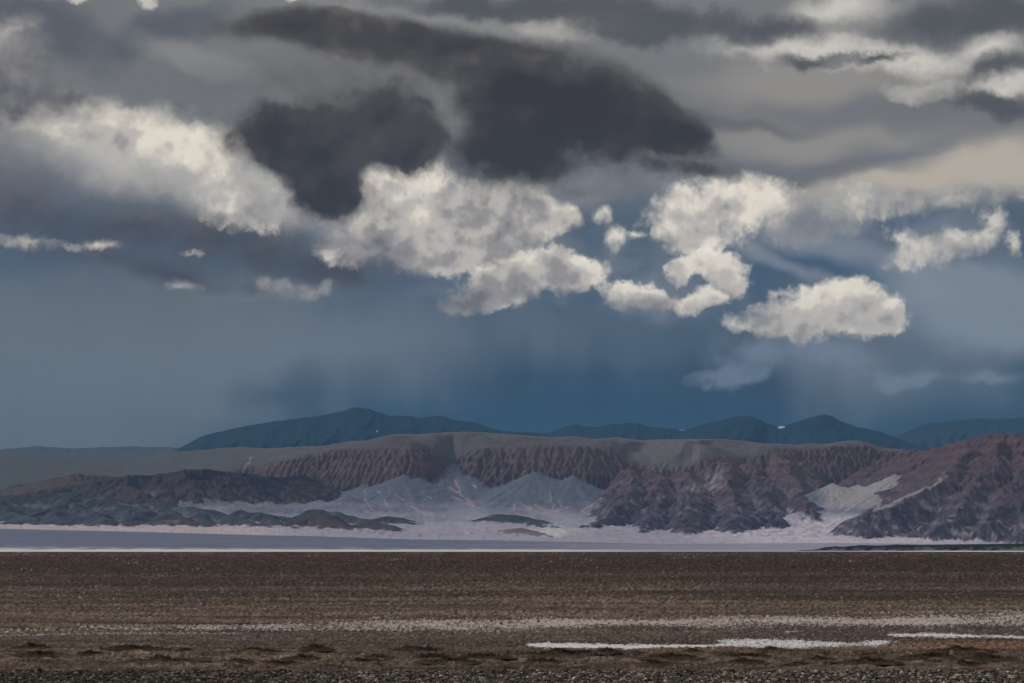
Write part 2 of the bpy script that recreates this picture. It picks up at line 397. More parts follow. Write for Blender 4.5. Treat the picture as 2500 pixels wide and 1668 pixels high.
def in_poly(x, y, poly, softness=3.0):
    """0..1 membership with a soft rim"""
    q = np.array(poly, float); n = len(q)
    full = None
    win = (x > q[:, 0].min() - 20) & (x < q[:, 0].max() + 20) & (y > q[:, 1].min() - 20) & (y < q[:, 1].max() + 20)
    full = np.zeros(x.shape); x = x[win]; y = y[win]
    inside = np.zeros(x.shape, bool); dist = np.full(x.shape, 1e9)
    for i in range(n):
        x0, y0 = q[i]; x1, y1 = q[(i + 1) % n]
        if y0 != y1:
            c = ((y0 > y) != (y1 > y)) & (x < (x1 - x0) * (y - y0) / (y1 - y0) + x0)
            inside ^= c
        ex, ey = x1 - x0, y1 - y0
        t = np.clip(((x - x0) * ex + (y - y0) * ey) / (ex * ex + ey * ey + 1e-9), 0, 1)
        dist = np.minimum(dist, (x - x0 - t * ex) ** 2 + (y - y0 - t * ey) ** 2)
    d = np.sqrt(dist) * np.where(inside, 1, -1)
    full[win] = smooth(-softness, softness, d)
    return full


def near_line(x, y, pts):
    q = np.array(pts, float); full = np.full(x.shape, 1e3)
    win = (x > q[:, 0].min() - 20) & (x < q[:, 0].max() + 20) & (y > q[:, 1].min() - 20) & (y < q[:, 1].max() + 20)
    x = x[win]; y = y[win]; dist = np.full(x.shape, 1e6)
    for (x0, y0), (x1, y1) in zip(q[:-1], q[1:]):
        ex, ey = x1 - x0, y1 - y0
        t = np.clip(((x - x0) * ex + (y - y0) * ey) / (ex * ex + ey * ey + 1e-9), 0, 1)
        dist = np.minimum(dist, (x - x0 - t * ex) ** 2 + (y - y0 - t * ey) ** 2)
    full[win] = np.sqrt(dist)
    return full


def grid_mesh(name, co, colors=None, flip=False, smooth_shade=True):
    """co (rows, cols, 3) to one mesh; colors (rows, cols, 3) as a colour attribute"""
    r, c = co.shape[:2]
    me = bpy.data.meshes.new(name)
    idx = np.arange(r * c).reshape(r, c)
    a, b, d, e = idx[:-1, :-1], idx[:-1, 1:], idx[1:, 1:], idx[1:, :-1]
    quads = np.stack([a, e, d, b] if flip else [a, b, d, e], -1).reshape(-1, 4)
    nf = len(quads)
    me.vertices.add(r * c); me.vertices.foreach_set('co', co.reshape(-1).astype(np.float32))
    me.loops.add(nf * 4); me.loops.foreach_set('vertex_index', quads.reshape(-1).astype(np.int32))
    me.polygons.add(nf); me.polygons.foreach_set('loop_start', (np.arange(nf) * 4).astype(np.int32))
    me.polygons.foreach_set('loop_total', np.full(nf, 4, np.int32))
    me.polygons.foreach_set('use_smooth', np.full(nf, smooth_shade))
    me.update(calc_edges=True)
    if colors is not None:
        at = me.color_attributes.new('tone', 'FLOAT_COLOR', 'POINT')
        rgba = np.concatenate([colors.reshape(-1, 3), np.ones((r * c, 1))], 1)
        at.data.foreach_set('color', rgba.reshape(-1).astype(np.float32))
    return me


def link(name, me, mat=None, parent=None, label=None, cat=None, group=None, kind=None):
    o = bpy.data.objects.new(name, me); COL.objects.link(o)
    if mat is not None and len(me.materials) == 0: me.materials.append(mat)
    if parent is not None: o.parent = parent
    if label: o['label'] = label
    if cat: o['category'] = cat
    if group: o['group'] = group
    if kind: o['kind'] = kind
    return o


def earth_material(name, scales, amount=0.35, rough=0.95, bump=0.0, bump_scale=1.0):
    """colour from the tone attribute, any painted light included, broken by grain"""
    m = bpy.data.materials.new(name); m.use_nodes = True
    N = Nodes(m.node_tree)
    tone = N.n('ShaderNodeAttribute', attribute_name='tone').outputs['Color']
    pos_ = N.n('ShaderNodeNewGeometry').outputs['Position']
    c = tone
    for i, (sx, sy, sz) in enumerate(scales):
        nse = N.noise(N.v('MULTIPLY', pos_, (sx, sy, sz)), 1.0, 5, 0.6)
        k = N.m('MULTIPLY_ADD', N.m('SUBTRACT', nse, 0.5), amount * 2.4, 1.0)
        c = N.v('SCALE', c, scale=k)
    bs = N.n('ShaderNodeBsdfPrincipled')
    N.put(bs.inputs['Base Color'], c); bs.inputs['Roughness'].default_value = rough
    bs.inputs['Specular IOR Level'].default_value = 0.15
    if bump:
        bn = N.n('ShaderNodeBump'); bn.inputs['Strength'].default_value = bump; bn.inputs['Distance'].default_value = bump_scale
        N.put(bn.inputs['Height'], nse); N.t.links.new(bn.outputs[0], bs.inputs['Normal'])
    o = N.n('ShaderNodeOutputMaterial'); N.t.links.new(bs.outputs[0], o.inputs[0])
    return m


def mixc(base, color, f):
    return base + (np.array(color) - base) * f[..., None]


# ------------------------------------------------------------------ the mountains: one landform, carved and then told apart
SKY = line([(-300, 1100), (0, 1097), (77, 1102), (191, 1107), (287, 1104), (383, 1105), (412, 1099), (452, 1102), (536, 1094), (597, 1090),
            (651, 1095), (747, 1089), (781, 1090), (820, 1083), (850, 1077), (903, 1074), (961, 1060), (1022, 1061), (1070, 1057), (1125, 1054), (1183, 1056),
            (1279, 1063), (1351, 1068), (1405, 1065), (1451, 1072), (1508, 1068), (1566, 1076), (1600, 1073), (1715, 1072), (1761, 1072),
            (1814, 1076), (1876, 1084), (1906, 1083), (1941, 1087), (1975, 1082), (2014, 1085), (2060, 1076), (2102, 1076), (2155, 1094),
            (2197, 1097), (2251, 1102), (2320, 1112), (2500, 1120), (2800, 1130)])
CLIFF_TOP = line([(-300, 1150), (400, 1150), (560, 1140), (613, 1140), (670, 1130), (728, 1116), (804, 1102), (838, 1098), (1010, 1096), (1060, 1100), (1085, 1112), (1107, 1128), (1125, 1112), (1183, 1098),
                  (1298, 1092), (1374, 1089), (1451, 1094), (1489, 1103), (1528, 1128), (1585, 1146), (1661, 1149), (1690, 1138), (1707, 1120), (1745, 1119), (1830, 1126),
                  (1876, 1102), (1945, 1098), (2021, 1090), (2110, 1086), (2155, 1098), (2251, 1106), (2800, 1140)])
RIMY = line([(-300, 9800), (300, 9500), (560, 8600), (800, 7500), (1000, 7250), (1500, 7150), (2100, 7250), (2800, 7400)])
TOPY = line([(-300, 8200), (300, 8000), (560, 7000), (700, 6750), (1000, 6620), (1107, 6700), (1300, 6600), (1500, 6560), (1660, 6480), (1800, 6560), (1945, 6680), (2100, 6720), (2300, 6750), (2800, 6900)])
FLAT_TOP = line([(-300, 1287), (0, 1289), (345, 1297), (728, 1308), (1000, 1317), (1250, 1320), (1600, 1328), (2000, 1326), (2300, 1328), (2800, 1330)])
FLATY = 4700.0
FOOT = line([(-300, 1262), (0, 1266), (345, 1275), (700, 1276), (900, 1270), (1250, 1268), (1500, 1280), (1700, 1290), (1900, 1282), (2060, 1272), (2200, 1285), (2500, 1308), (2800, 1312)])
FOOTY = 5700.0


def zpix(py, Y): return CAMH + Y * (HZ - py) / F
def W3(px, py, Y): return (Y * (px - 1250) / F, Y, zpix(py, Y))


cols = np.arange(-230, 2735, 2.5)
ys = [FLATY]
while ys[-1] < 10300:
    y_ = ys[-1]
    ys.append(y_ + (12 if y_ < 4950 else 5.2 if y_ < 5500 else 4.3 if y_ < 6780 else 9 if y_ < 7350 else 60))
ys = np.array(ys)
PX, YY = np.meshgrid(cols, ys)
UU = (PX - 1250) / F; XX = UU * YY


def grads(h):
    du = np.gradient(h, cols / F, axis=1); dY = np.gradient(h, ys, axis=0)
    gx = du / YY; return gx, dY - gx * UU


wob = lambda sc_, sd, o=3: fbm(XX / sc_, YY / sc_, o, seed=sd)
# broad form: plain slope, rim, cliff front
z_flat = zpix(FLAT_TOP(PX), FLATY); z_foot = zpix(FOOT(PX), FOOTY)
t = (YY - FLATY) / (FOOTY - FLATY)
z_apron = z_flat + (z_foot - z_flat) * np.clip(t, 0, 1) + np.clip(YY - FOOTY, 0, 900) * 0.075 + np.clip(YY - FOOTY - 900, 0, None) * 0.05
kk = np.exp(-0.5 * (np.arange(-8, 9) / 3.0) ** 2); kk /= kk.sum()
sky1 = np.convolve(np.pad(SKY(cols), 8, mode='edge'), kk, 'valid') + 0.5 * fbm(cols / 24, cols * 0, 3, seed=5)
yr_, yt_ = RIMY(PX), TOPY(PX)
zr = zpix(sky1[None, :] + 0 * YY, yr_); zt = zpix(CLIFF_TOP(PX), yt_)
tt = (YY - yt_) / (yr_ - yt_)
z_top = np.where(tt < 1, zt + (zr - zt) * np.clip(tt, 0, 1) ** 0.8, zr - (YY - yr_) * 0.16)
cliff_k = 0.66 * smooth(470, 640, PX) + 0.11
z_front = zt - (yt_ - YY) * cliff_k
dune = 26 * ridged((XX + 0.5 * YY) / 380, YY / 600, 2, seed=61) + 12 * fbm(XX / 120, YY / 160, 3, seed=62)
for xa_, xb_, wl_, wr_, hh_ in ((1761, 1640, 130, 34, 30), (1600, 1505, 90, 30, 24), (1430, 1470, 60, 120, 18), (2062, 1960, 110, 40, 18), (1890, 1850, 70, 30, 16), (1150, 1110, 160, 60, 14), (980, 900, 140, 60, 14), (690, 640, 150, 60, 16)):
    xl_ = xb_ + (xa_ - xb_) * np.clip(tt, 0, 1) + 8 * fbm(YY / 120, YY * 0, 2, seed=66); off = PX - xl_
    dune = dune + hh_ * np.where(off < 0, np.clip(1 + off / wl_, 0, 1), np.clip(1 - off / wr_, 0, 1)) ** 1.3        # drift crests, steep on one side
env_top = np.clip(np.minimum(tt * 3, (1 - tt) * 2.2), 0, 1)
z_top = z_top + dune * env_top * smooth(600, 900, PX) + (10 * wob(500, 63)) * np.clip((1 - tt) * 2, 0, 1) * smooth(800, 500, PX)
sight = CAMH + (zr - CAMH) * YY / yr_ - 5 * np.clip(1 - tt, 0, 1)       # nothing on the slope stands above the rim
z_top = np.where(tt < 1, np.minimum(z_top, sight) - 6 * np.log1p(np.exp(-np.abs(z_top - sight) / 6)) * np.clip((1 - tt) * 6, 0, 1), z_top)
rim = np.where(YY < yt_, z_front, z_top)
rim_rock = YY < yt_ + 40

# spurs, foothills and the right-hand mountain as ridge lines with straight flanks
WX = XX + 26 * fbm(XX / 130, YY / 130, 3, seed=700); WY = YY + 26 * fbm(XX / 130, YY / 130, 3, seed=750)
def ridgeline(pts, k, kback, round_=14.0):
    """height of a ridge line's flanks over the window it can reach"""
    q = np.array([W3(*p) for p in pts])
    R = q[:, 2].max() / k + 60
    r0, r1 = np.searchsorted(ys, q[:, 1].min() - R), np.searchsorted(ys, q[:, 1].max() + R)
    pxs = [p[0] for p in pts]; Rp = R * F / max(q[:, 1].min() - R, 4000)
    c0, c1 = np.searchsorted(cols, min(pxs) - Rp - 40), np.searchsorted(cols, max(pxs) + Rp + 40)
    sl = (slice(r0, r1), slice(c0, c1))
    wx_, wy_ = WX[sl], WY[sl]
    best = np.full(wx_.shape, -1e4)
    for (x0, y0, z0), (x1, y1, z1) in zip(q[:-1], q[1:]):
        ex, ey = x1 - x0, y1 - y0
        tp = np.clip(((wx_ - x0) * ex + (wy_ - y0) * ey) / (ex * ex + ey * ey + 1e-9), 0, 1)
        px_, py_ = wx_ - x0 - tp * ex, wy_ - y0 - tp * ey
        d = np.sqrt(px_ ** 2 + py_ ** 2 + round_ ** 2) - round_
        best = np.maximum(best, z0 + (z1 - z0) * tp - d * np.where(py_ > 0, kback, k))
    return sl, best


FEATURES = [  # (name, label, colours, ridge lines, slope)
    ('ridge', 'low reddish ridge behind the dark foothills at far left', 'red',
     [[(-260, 1232, 6500), (11, 1201, 6450), (77, 1180, 6420), (130, 1166, 6400), (191, 1155, 6380), (268, 1163, 6380), (340, 1180, 6350)]], 0.34),
    ('ridge', 'dark purple-brown ridge with ribbed slopes left of the pale fans', 'purple',
     [[(-60, 1222, 5900), (70, 1203, 5900), (134, 1191, 5920), (225, 1178, 5950), (310, 1159, 5980), (345, 1161, 5980), (406, 1153, 6000), (460, 1146, 6000), (525, 1146, 6050), (575, 1153, 6100), (613, 1159, 6200), (670, 1165, 6350), (740, 1160, 6500)],
      [(460, 1146, 6000), (470, 1190, 5840), (480, 1222, 5740)], [(525, 1146, 6050), (545, 1190, 5880), (560, 1224, 5780)], [(600, 1156, 6180), (620, 1196, 6020), (650, 1228, 5880)],
      [(310, 1159, 5980), (330, 1200, 5800), (350, 1240, 5650)], [(670, 1165, 6350), (700, 1200, 6150), (725, 1230, 5980)], [(390, 1156, 5990), (400, 1195, 5830), (415, 1225, 5720)]], 0.52),
    ('foothill', 'broad dark slate foothill at the left edge above the white strip', 'slate',
     [[(-260, 1240, 5500), (-80, 1226, 5500), (0, 1211, 5500), (80, 1208, 5500), (150, 1202, 5500), (207, 1199, 5480), (260, 1212, 5400), (300, 1240, 5260), (325, 1268, 5120)],
      [(0, 1211, 5500), (20, 1240, 5300), (40, 1262, 5160)], [(-110, 1226, 5500), (-90, 1262, 5160)]], 0.42),
    ('foothill', 'pointed dark foothill in front of the broad slate one', 'slate',
     [[(207, 1199, 5480), (165, 1222, 5330), (110, 1242, 5200), (60, 1262, 5080), (30, 1274, 5010)], [(165, 1222, 5330), (220, 1245, 5190), (270, 1268, 5060)], [(130, 1235, 5240), (140, 1262, 5080)]], 0.42),
    ('foothill', 'long slate foothill sloping down right to the white strip', 'slate',
     [[(330, 1222, 5480), (383, 1220, 5470), (440, 1237, 5380), (479, 1237, 5370), (517, 1245, 5320), (575, 1264, 5210), (651, 1284, 5080), (680, 1294, 5000)], [(345, 1219, 5480), (330, 1250, 5240), (325, 1272, 5080)],
      [(479, 1237, 5370), (490, 1262, 5200), (510, 1284, 5040)], [(400, 1226, 5440), (405, 1258, 5210), (410, 1278, 5080)]], 0.40),
    ('foothill', 'small brown knoll under the long slate foothill', 'brown', [[(395, 1266, 5160), (425, 1256, 5170), (455, 1270, 5110), (485, 1282, 5050)]], 0.42),
    ('foothill', 'small pointed slate hill with a pale flank left of the winding gap', 'slate', [[(570, 1258, 5450), (597, 1244, 5480), (630, 1252, 5440), (645, 1251, 5440), (685, 1268, 5340)]], 0.40),
    ('foothill', 'little dark mound at the lower end of the long slate foothill', 'slate', [[(650, 1274, 5150), (668, 1268, 5180), (700, 1279, 5110), (722, 1290, 5040)]], 0.40),
    ('foothill', 'slate hill with two small peaks right of the winding gap', 'slate', [[(700, 1262, 5420), (777, 1243, 5480), (800, 1250, 5440), (820, 1248, 5440), (850, 1262, 5340), (900, 1268, 5300), (950, 1282, 5200)]], 0.36),
    ('foothill', 'reddish brown cone with banded slopes right of the winding gap', 'brown', [[(735, 1270, 5180), (777, 1254, 5230), (812, 1272, 5140)]], 0.44),
    ('foothill', 'low reddish mound on the lilac ground left of the middle', 'brown', [[(855, 1284, 5060), (905, 1273, 5110), (940, 1282, 5060), (965, 1292, 5000)]], 0.34),
    ('foothill', 'flat slate mound below the left pink streaks', 'slate', [[(915, 1268, 5500), (942, 1260, 5520), (1000, 1273, 5420)]], 0.28),
    ('foothill', 'flat slate mound in the middle of the pale fans', 'slate', [[(1195, 1262, 5600), (1222, 1254, 5620), (1262, 1259, 5560), (1320, 1278, 5400)]], 0.26),
    ('foothill', 'low pinkish mound at the foot of the central fans', 'pink', [[(1195, 1297, 5000), (1255, 1289, 5030), (1290, 1296, 4980)]], 0.26),
    ('foothill', 'thin dark hump with pink flecks along the edge of the flat', 'pink', [[(880, 1303, 4880), (910, 1299, 4900), (960, 1307, 4860), (1060, 1313, 4830)]], 0.24),
    ('mountain', 'dark rocky mountain front with steep spurs right of the pale fans', 'front',
     [[(1540, 1132, 6540), (1545, 1180, 6220), (1520, 1230, 5880), (1480, 1265, 5620), (1420, 1284, 5420)], [(1600, 1148, 6450), (1610, 1190, 6120), (1600, 1245, 5760), (1580, 1285, 5420), (1560, 1296, 5280)],
      [(1680, 1146, 6420), (1690, 1185, 6080), (1685, 1240, 5700), (1665, 1290, 5280)], [(1765, 1120, 6520), (1780, 1170, 6120), (1795, 1225, 5760), (1800, 1265, 5480), (1790, 1294, 5250)],
      [(1830, 1126, 6540), (1860, 1180, 6150), (1880, 1235, 5780), (1900, 1275, 5480)], [(1900, 1102, 6640), (1930, 1160, 6250), (1960, 1215, 5900), (1985, 1255, 5640)]], 0.60),
    ('mountain', 'tall reddish mountain slope rising at the right edge', 'right',
     [[(2200, 1098, 6600), (2251, 1101, 6350), (2301, 1091, 6150), (2339, 1081, 6050), (2381, 1068, 5950), (2416, 1060, 5880), (2500, 1059, 5850), (2620, 1068, 5850), (2760, 1090, 5850)],
      [(2381, 1068, 5950), (2350, 1120, 5680), (2301, 1166, 5480), (2235, 1205, 5330), (2170, 1234, 5200), (2130, 1250, 5120), (2100, 1274, 5000)],
      [(2440, 1060, 5870), (2420, 1130, 5560), (2370, 1200, 5280), (2320, 1260, 5020), (2290, 1290, 4900)], [(2520, 1060, 5850), (2500, 1140, 5500), (2450, 1220, 5160), (2410, 1280, 4920)],
      [(2620, 1068, 5850), (2590, 1150, 5450), (2540, 1240, 5080), (2500, 1300, 4820)], [(2720, 1080, 5850), (2690, 1200, 5300), (2650, 1300, 4830)]], 0.55),
]
h = rim.copy(); lab = np.zeros(h.shape, np.int32)          # 0 = rim
for i, (nm, lb, tone, lines_, k) in enumerate(FEATURES):
    for j, l in enumerate(lines_):
        sl, z = ridgeline(l, k, k * 1.15)
        m = z > h[sl]
        h[sl] = np.where(m, z, h[sl]); lab[sl] = np.where(m, i + 1, lab[sl])
CARVE = {'red': 0.5, 'purple': 0.6, 'slate': 0.30, 'brown': 0.22, 'pink': 0.12, 'front': 0.75, 'right': 0.8}
hard = smooth(60, -20, YY - yt_) * smooth(480, 640, PX)
for i, ft in enumerate(FEATURES): hard[lab == i + 1] = CARVE[ft[2]]
hard *= 0.55 + 0.75 * smooth(-0.6, 0.6, fbm(XX / 330, YY / 330, 2, seed=70))          # smooth faces beside broken ones
fine_rock = lab == 0

# gullies that run down whatever slope is there, octave by octave
def carve(h, gx, gy, L, amp, sd):
    f4 = np.float32
    s = np.hypot(gx, gy) + 1e-6
    sx, sy = (-gy / s).astype(f4), (gx / s).astype(f4)      # along the contour
    px_, py_ = XX / L, YY / L
    ix, iy = np.floor(px_).astype(np.int32), np.floor(py_).astype(np.int32)
    ax0, ay0 = ix.min() - 1, iy.min() - 1
    table = np.random.default_rng(sd).random((iy.max() - ay0 + 3, ix.max() - ax0 + 3, 2), dtype=f4)
    C = np.zeros(h.shape, f4); Sn = np.zeros(h.shape, f4); Wt = np.full(h.shape, 1e-6, f4)
    fx, fy = (px_ - ix).astype(f4), (py_ - iy).astype(f4)
    for ox in (-1, 0, 1):
        for oy in (-1, 0, 1):
            jit = table[iy + oy - ay0, ix + ox - ax0]
            ddx, ddy = fx - ox - jit[..., 0], fy - oy - jit[..., 1]
            w = np.exp(-2.2 * (ddx * ddx + ddy * ddy))
            ph = (ddx * sx + ddy * sy) * f4(2 * math.pi * 0.9)
            C += w * np.cos(ph); Sn += w * np.sin(ph); Wt += w
    C /= Wt; Sn /= Wt
    n_ = np.sqrt(C * C + Sn * Sn) + 0.25
    C /= n_; Sn /= n_
    f = amp * np.clip(s / 0.45, 0, 1.3) * hard
    return h + f * (C - 0.3), gx - f * Sn * sx * 5.6 / L, gy - f * Sn * sy * 5.6 / L


gx, gy = grads(h)
for L, amp, sd in ((170, 15, 1), (85, 9.5, 2), (42, 6.0, 3), (21, 3.4, 4), (11, 1.7, 5)):
    amp_ = np.where(fine_rock, amp * (0.30 if L > 60 else 0.8 if L > 30 else 1.8), amp * (0.5 if L > 100 else 0.55 if L > 60 else 0.7 if L > 30 else 0.9))
    h, gx, gy = carve(h, gx, gy, L, amp_, sd)
crestfade = smooth(0.55, 0.98, tt) * (lab == 0)
h = h + hard * 2.2 * fbm(XX / 14, YY / 14, 2, seed=71)

# sand: cones spilling from the gully mouths, over a long apron
APEX = [(890, 1184, 0.20), (930, 1186, 0.20), (984, 1160, 0.22), (1022, 1168, 0.22), (1107, 1132, 0.26), (1150, 1166, 0.22), (1256, 1192, 0.2), (1305, 1152, 0.25), (1340, 1166, 0.23), (1397, 1162, 0.25), (1425, 1192, 0.2), (1458, 1204, 0.16),
        (800, 1216, 0.16), (846, 1206, 0.18), (440, 1226, 0.06, 5760), (500, 1214, 0.06, 5820), (580, 1224, 0.06, 5800), (650, 1226, 0.06, 5880), (720, 1228, 0.06, 5930), (780, 1222, 0.08, 6000), (850, 1212, 0.10, 6080), (1470, 1222, 0.2), (2033, 1181, 0.22, 6000), (2060, 1191, 0.22, 5960), (2094, 1185, 0.22, 6000), (2150, 1180, 0.22, 5930), (2186, 1159, 0.24, 5950), (1950, 1250, 0.14, 5700)]
sand = z_apron + 3.0 * fbm(XX / 90, YY / 160, 3, seed=81)
ragged = 3.2 * fbm(XX / 28, YY / 40, 3, 0.6, seed=82)
for ax_, ay_, k, *given in APEX:
    yt1 = TOPY(ax_); ap_y = yt1
    for _ in range(6):                                     # where the cliff front has this picture height
        ap_y = yt1 - (zpix(CLIFF_TOP(ax_), yt1) - zpix(ay_, ap_y)) / 0.77
    x0, y0, z0 = W3(ax_, ay_, given[0] if given else float(ap_y))
    d = np.hypot(XX - x0, (YY - y0) * 0.9)
    ang = np.arctan2(XX - x0, y0 - YY)
    d2 = d * (1 + 0.05 * noise2(ang * 9, d / 400, 90))
    k0 = k + 0.24; dm = np.minimum(d2, 0.8 * k0 / 0.0005)
    cone = z0 + 2 - k0 * dm + 0.00025 * dm ** 2 - (k0 - 0.0005 * dm) * (d2 - dm)
    up_, lo_ = np.maximum(sand, cone), np.minimum(sand, cone)
    sand = up_ + 5.0 * np.log1p(np.exp((lo_ - up_) / 5.0))           # fans merge softly
sand = sand + ragged * smooth(14, 4, np.abs(sand - h)) + 0.5 * ragged
sand = z_flat - 0.3 + (sand - z_flat + 0.3) * smooth(FLATY + 5, FLATY + 170, YY)
buried = sand > h
soft_d = h - sand
lab = np.where(buried, -1, lab)
hh = np.where(buried, sand, h)
rock_f = smooth(-1.5, 3.0, soft_d)

# ---- mineral colours, with sun patches and cloud shade painted in
STREAKS = [[(890, 1200), (892, 1220), (905, 1240), (925, 1258), (952, 1264)], [(924, 1200), (935, 1215), (945, 1235), (953, 1250)], [(965, 1206), (985, 1222)],
           [(1005, 1238), (1030, 1252), (1050, 1256)], [(1035, 1200), (1045, 1212), (1052, 1218)], [(1098, 1190), (1120, 1204), (1145, 1225), (1160, 1237)],
           [(1104, 1212), (1125, 1222), (1160, 1238)], [(1110, 1172), (1124, 1200)], [(1150, 1178), (1165, 1192)], [(1255, 1230), (1256, 1248), (1275, 1262), (1290, 1266)],
           [(1268, 1228), (1290, 1240), (1330, 1256)], [(1305, 1232), (1318, 1240), (1332, 1246)], [(1392, 1236), (1360, 1248), (1336, 1256), (1318, 1272)],
           [(1362, 1222), (1370, 1236), (1378, 1246)], [(1362, 1222), (1350, 1240), (1340, 1252)], [(1420, 1248), (1445, 1234), (1472, 1214)], [(1342, 1200), (1346, 1224)],
           [(2034, 1178), (2045, 1196), (2040, 1210), (2055, 1224)], [(2066, 1196), (2074, 1208), (2064, 1228), (2050, 1240)], [(2108, 1214), (2092, 1228), (2078, 1238), (2060, 1250)]]

ROCK = (0.172, 0.112, 0.118); ROCKD = (0.066, 0.055, 0.088); SAND = (0.150, 0.166, 0.225); DUNE = (0.136, 0.122, 0.132)
LILAC = (0.43, 0.41, 0.53); PINK = (0.56, 0.38, 0.36); SALT = (0.80, 0.77, 0.78); PLATEAU = (0.108, 0.110, 0.120)
PYv = HZ - (hh - CAMH) * F / YY                          # picture row of each point: places the soils
jx = PX + 7 * fbm(PX / 30, PYv / 22, 3, seed=11); jy = PYv + 6 * fbm(PX / 26, PYv / 18, 3, seed=12)
c = np.empty(hh.shape + (3,)); c[:] = SAND
c = mixc(c, LILAC, smooth(1215, 1290, PYv + 20 * fbm(PX / 120, PYv / 20, 3, seed=31)) * 0.95)
c = mixc(c, (0.66, 0.61, 0.70), np.clip(1.6 * np.clip(1 - ((PX - 2060) / 420) ** 2 - ((PYv - 1300) / 48) ** 2, 0, 1), 0, 1) * 0.8)  # sun patch on the lower right fans, painted as a paler tone
c = mixc(c, (0.72, 0.71, 0.70), np.clip(1 - ((PX - 1350) / 80) ** 2 - ((PYv - 1298) / 17) ** 2, 0, 1) * 0.8)
c = mixc(c, (0.62, 0.53, 0.55), smooth(5250, 5050, YY + 50 * fbm(PX / 60, YY / 200, 2, seed=32)) * smooth(780, 600, PX) * 0.8)
c = mixc(c, (0.36, 0.34, 0.37), smooth(1985, 2030, PX) * smooth(1255, 1225, PYv))  # sunlit wedge of the right valley, painted lighter
d = np.full(jx.shape, 1e3)
kx = PX + 2.5 * fbm(PX / 12, PYv / 10, 2, seed=13); ky = PYv + 2 * fbm(PX / 12, PYv / 10, 2, seed=14)
for st in STREAKS: d = np.minimum(d, near_line(kx, ky, st))
c = mixc(c, PINK, smooth(3.4, 0.6, d + 0.7 * fbm(PX / 6, PYv / 6, 2, seed=41)) * 0.62 * smooth(-0.9, 0.1, fbm(PX / 25, PYv / 15, 2, seed=42)))  # pink sunlit streaks painted into the fan sand
chan = ridged((PX + 0.9 * (PYv - 1270) * np.sign(PX - 2040)) / 34, PYv / 11, 2, seed=45)
c = mixc(c, (0.17, 0.13, 0.16), smooth(0.8, 1.25, chan) * smooth(1262, 1275, PYv) * smooth(1322, 1300, PYv) * 0.5 * smooth(1650, 1850, PX))
c = mixc(c, PINK, smooth(0.8, 1.25, ridged(PX / 60, PYv / 7, 2, seed=46)) * smooth(1270, 1290, PYv) * 0.4)  # pink sun highlights painted along the lower fans
rills = ridged(PX / 14 + 1.5 * fbm(PX / 40, PYv / 30, 2, seed=48), PYv / 40, 2, seed=49)
c = c * (1 + 0.10 * rills * smooth(1140, 1200, PYv))[..., None]
# rim rock and the smooth ground above it
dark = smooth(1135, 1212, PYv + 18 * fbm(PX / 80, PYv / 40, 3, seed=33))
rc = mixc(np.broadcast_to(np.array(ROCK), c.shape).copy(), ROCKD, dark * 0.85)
strata = 0.5 + 0.5 * np.sin((h + 9 * fbm(XX / 200, YY / 200, 2, seed=35)) / 5.5)
rc = rc * (0.86 + 0.28 * strata * smooth(-0.8, 0.8, fbm(XX / 160, h / 30, 2, seed=36)))[..., None]
rc = mixc(rc, (0.20, 0.13, 0.115), smooth(0.2, 0.9, fbm(XX / 90, h / 25, 3, seed=34)) * (1 - dark) * 0.6)
topc = np.broadcast_to(np.array(DUNE), c.shape).copy()
topc = mixc(topc, (0.125, 0.095, 0.09), smooth(0.1, 0.8, fbm(XX / 260, YY / 200, 3, seed=38)) * smooth(0.5, 0.1, tt) * smooth(1500, 1300, PX))
topc = mixc(topc, (0.25, 0.21, 0.19), smooth(0.84, 0.99, tt + 0.1 * fbm(XX / 150, YY / 150, 2, seed=39)) * 0.7)  # lit edge of the rim crest, painted as a paler band
topc = mixc(topc, (0.185, 0.168, 0.175), in_poly(jx, jy, [(1500, 1066), (1530, 1100), (1560, 1135), (1600, 1150), (1665, 1152), (1700, 1130), (1720, 1100), (1700, 1066)], 8) * 0.8)
topc = mixc(topc, PLATEAU, smooth(760, 480, PX))
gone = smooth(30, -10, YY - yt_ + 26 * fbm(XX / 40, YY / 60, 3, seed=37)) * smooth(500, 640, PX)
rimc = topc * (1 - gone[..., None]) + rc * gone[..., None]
TONES = {'red': [(0.13, 0.095, 0.095), (0.10, 0.078, 0.08)], 'purple': [(0.125, 0.084, 0.084), (0.052, 0.041, 0.058)], 'slate': [(0.080, 0.090, 0.115), (0.052, 0.056, 0.072)],  # slate also carries cloud shade over the foothills, put into the colour
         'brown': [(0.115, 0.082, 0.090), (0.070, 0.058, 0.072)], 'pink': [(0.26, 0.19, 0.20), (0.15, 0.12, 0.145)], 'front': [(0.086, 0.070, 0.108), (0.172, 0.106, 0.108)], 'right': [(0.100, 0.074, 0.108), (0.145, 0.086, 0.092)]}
rock_c = rimc
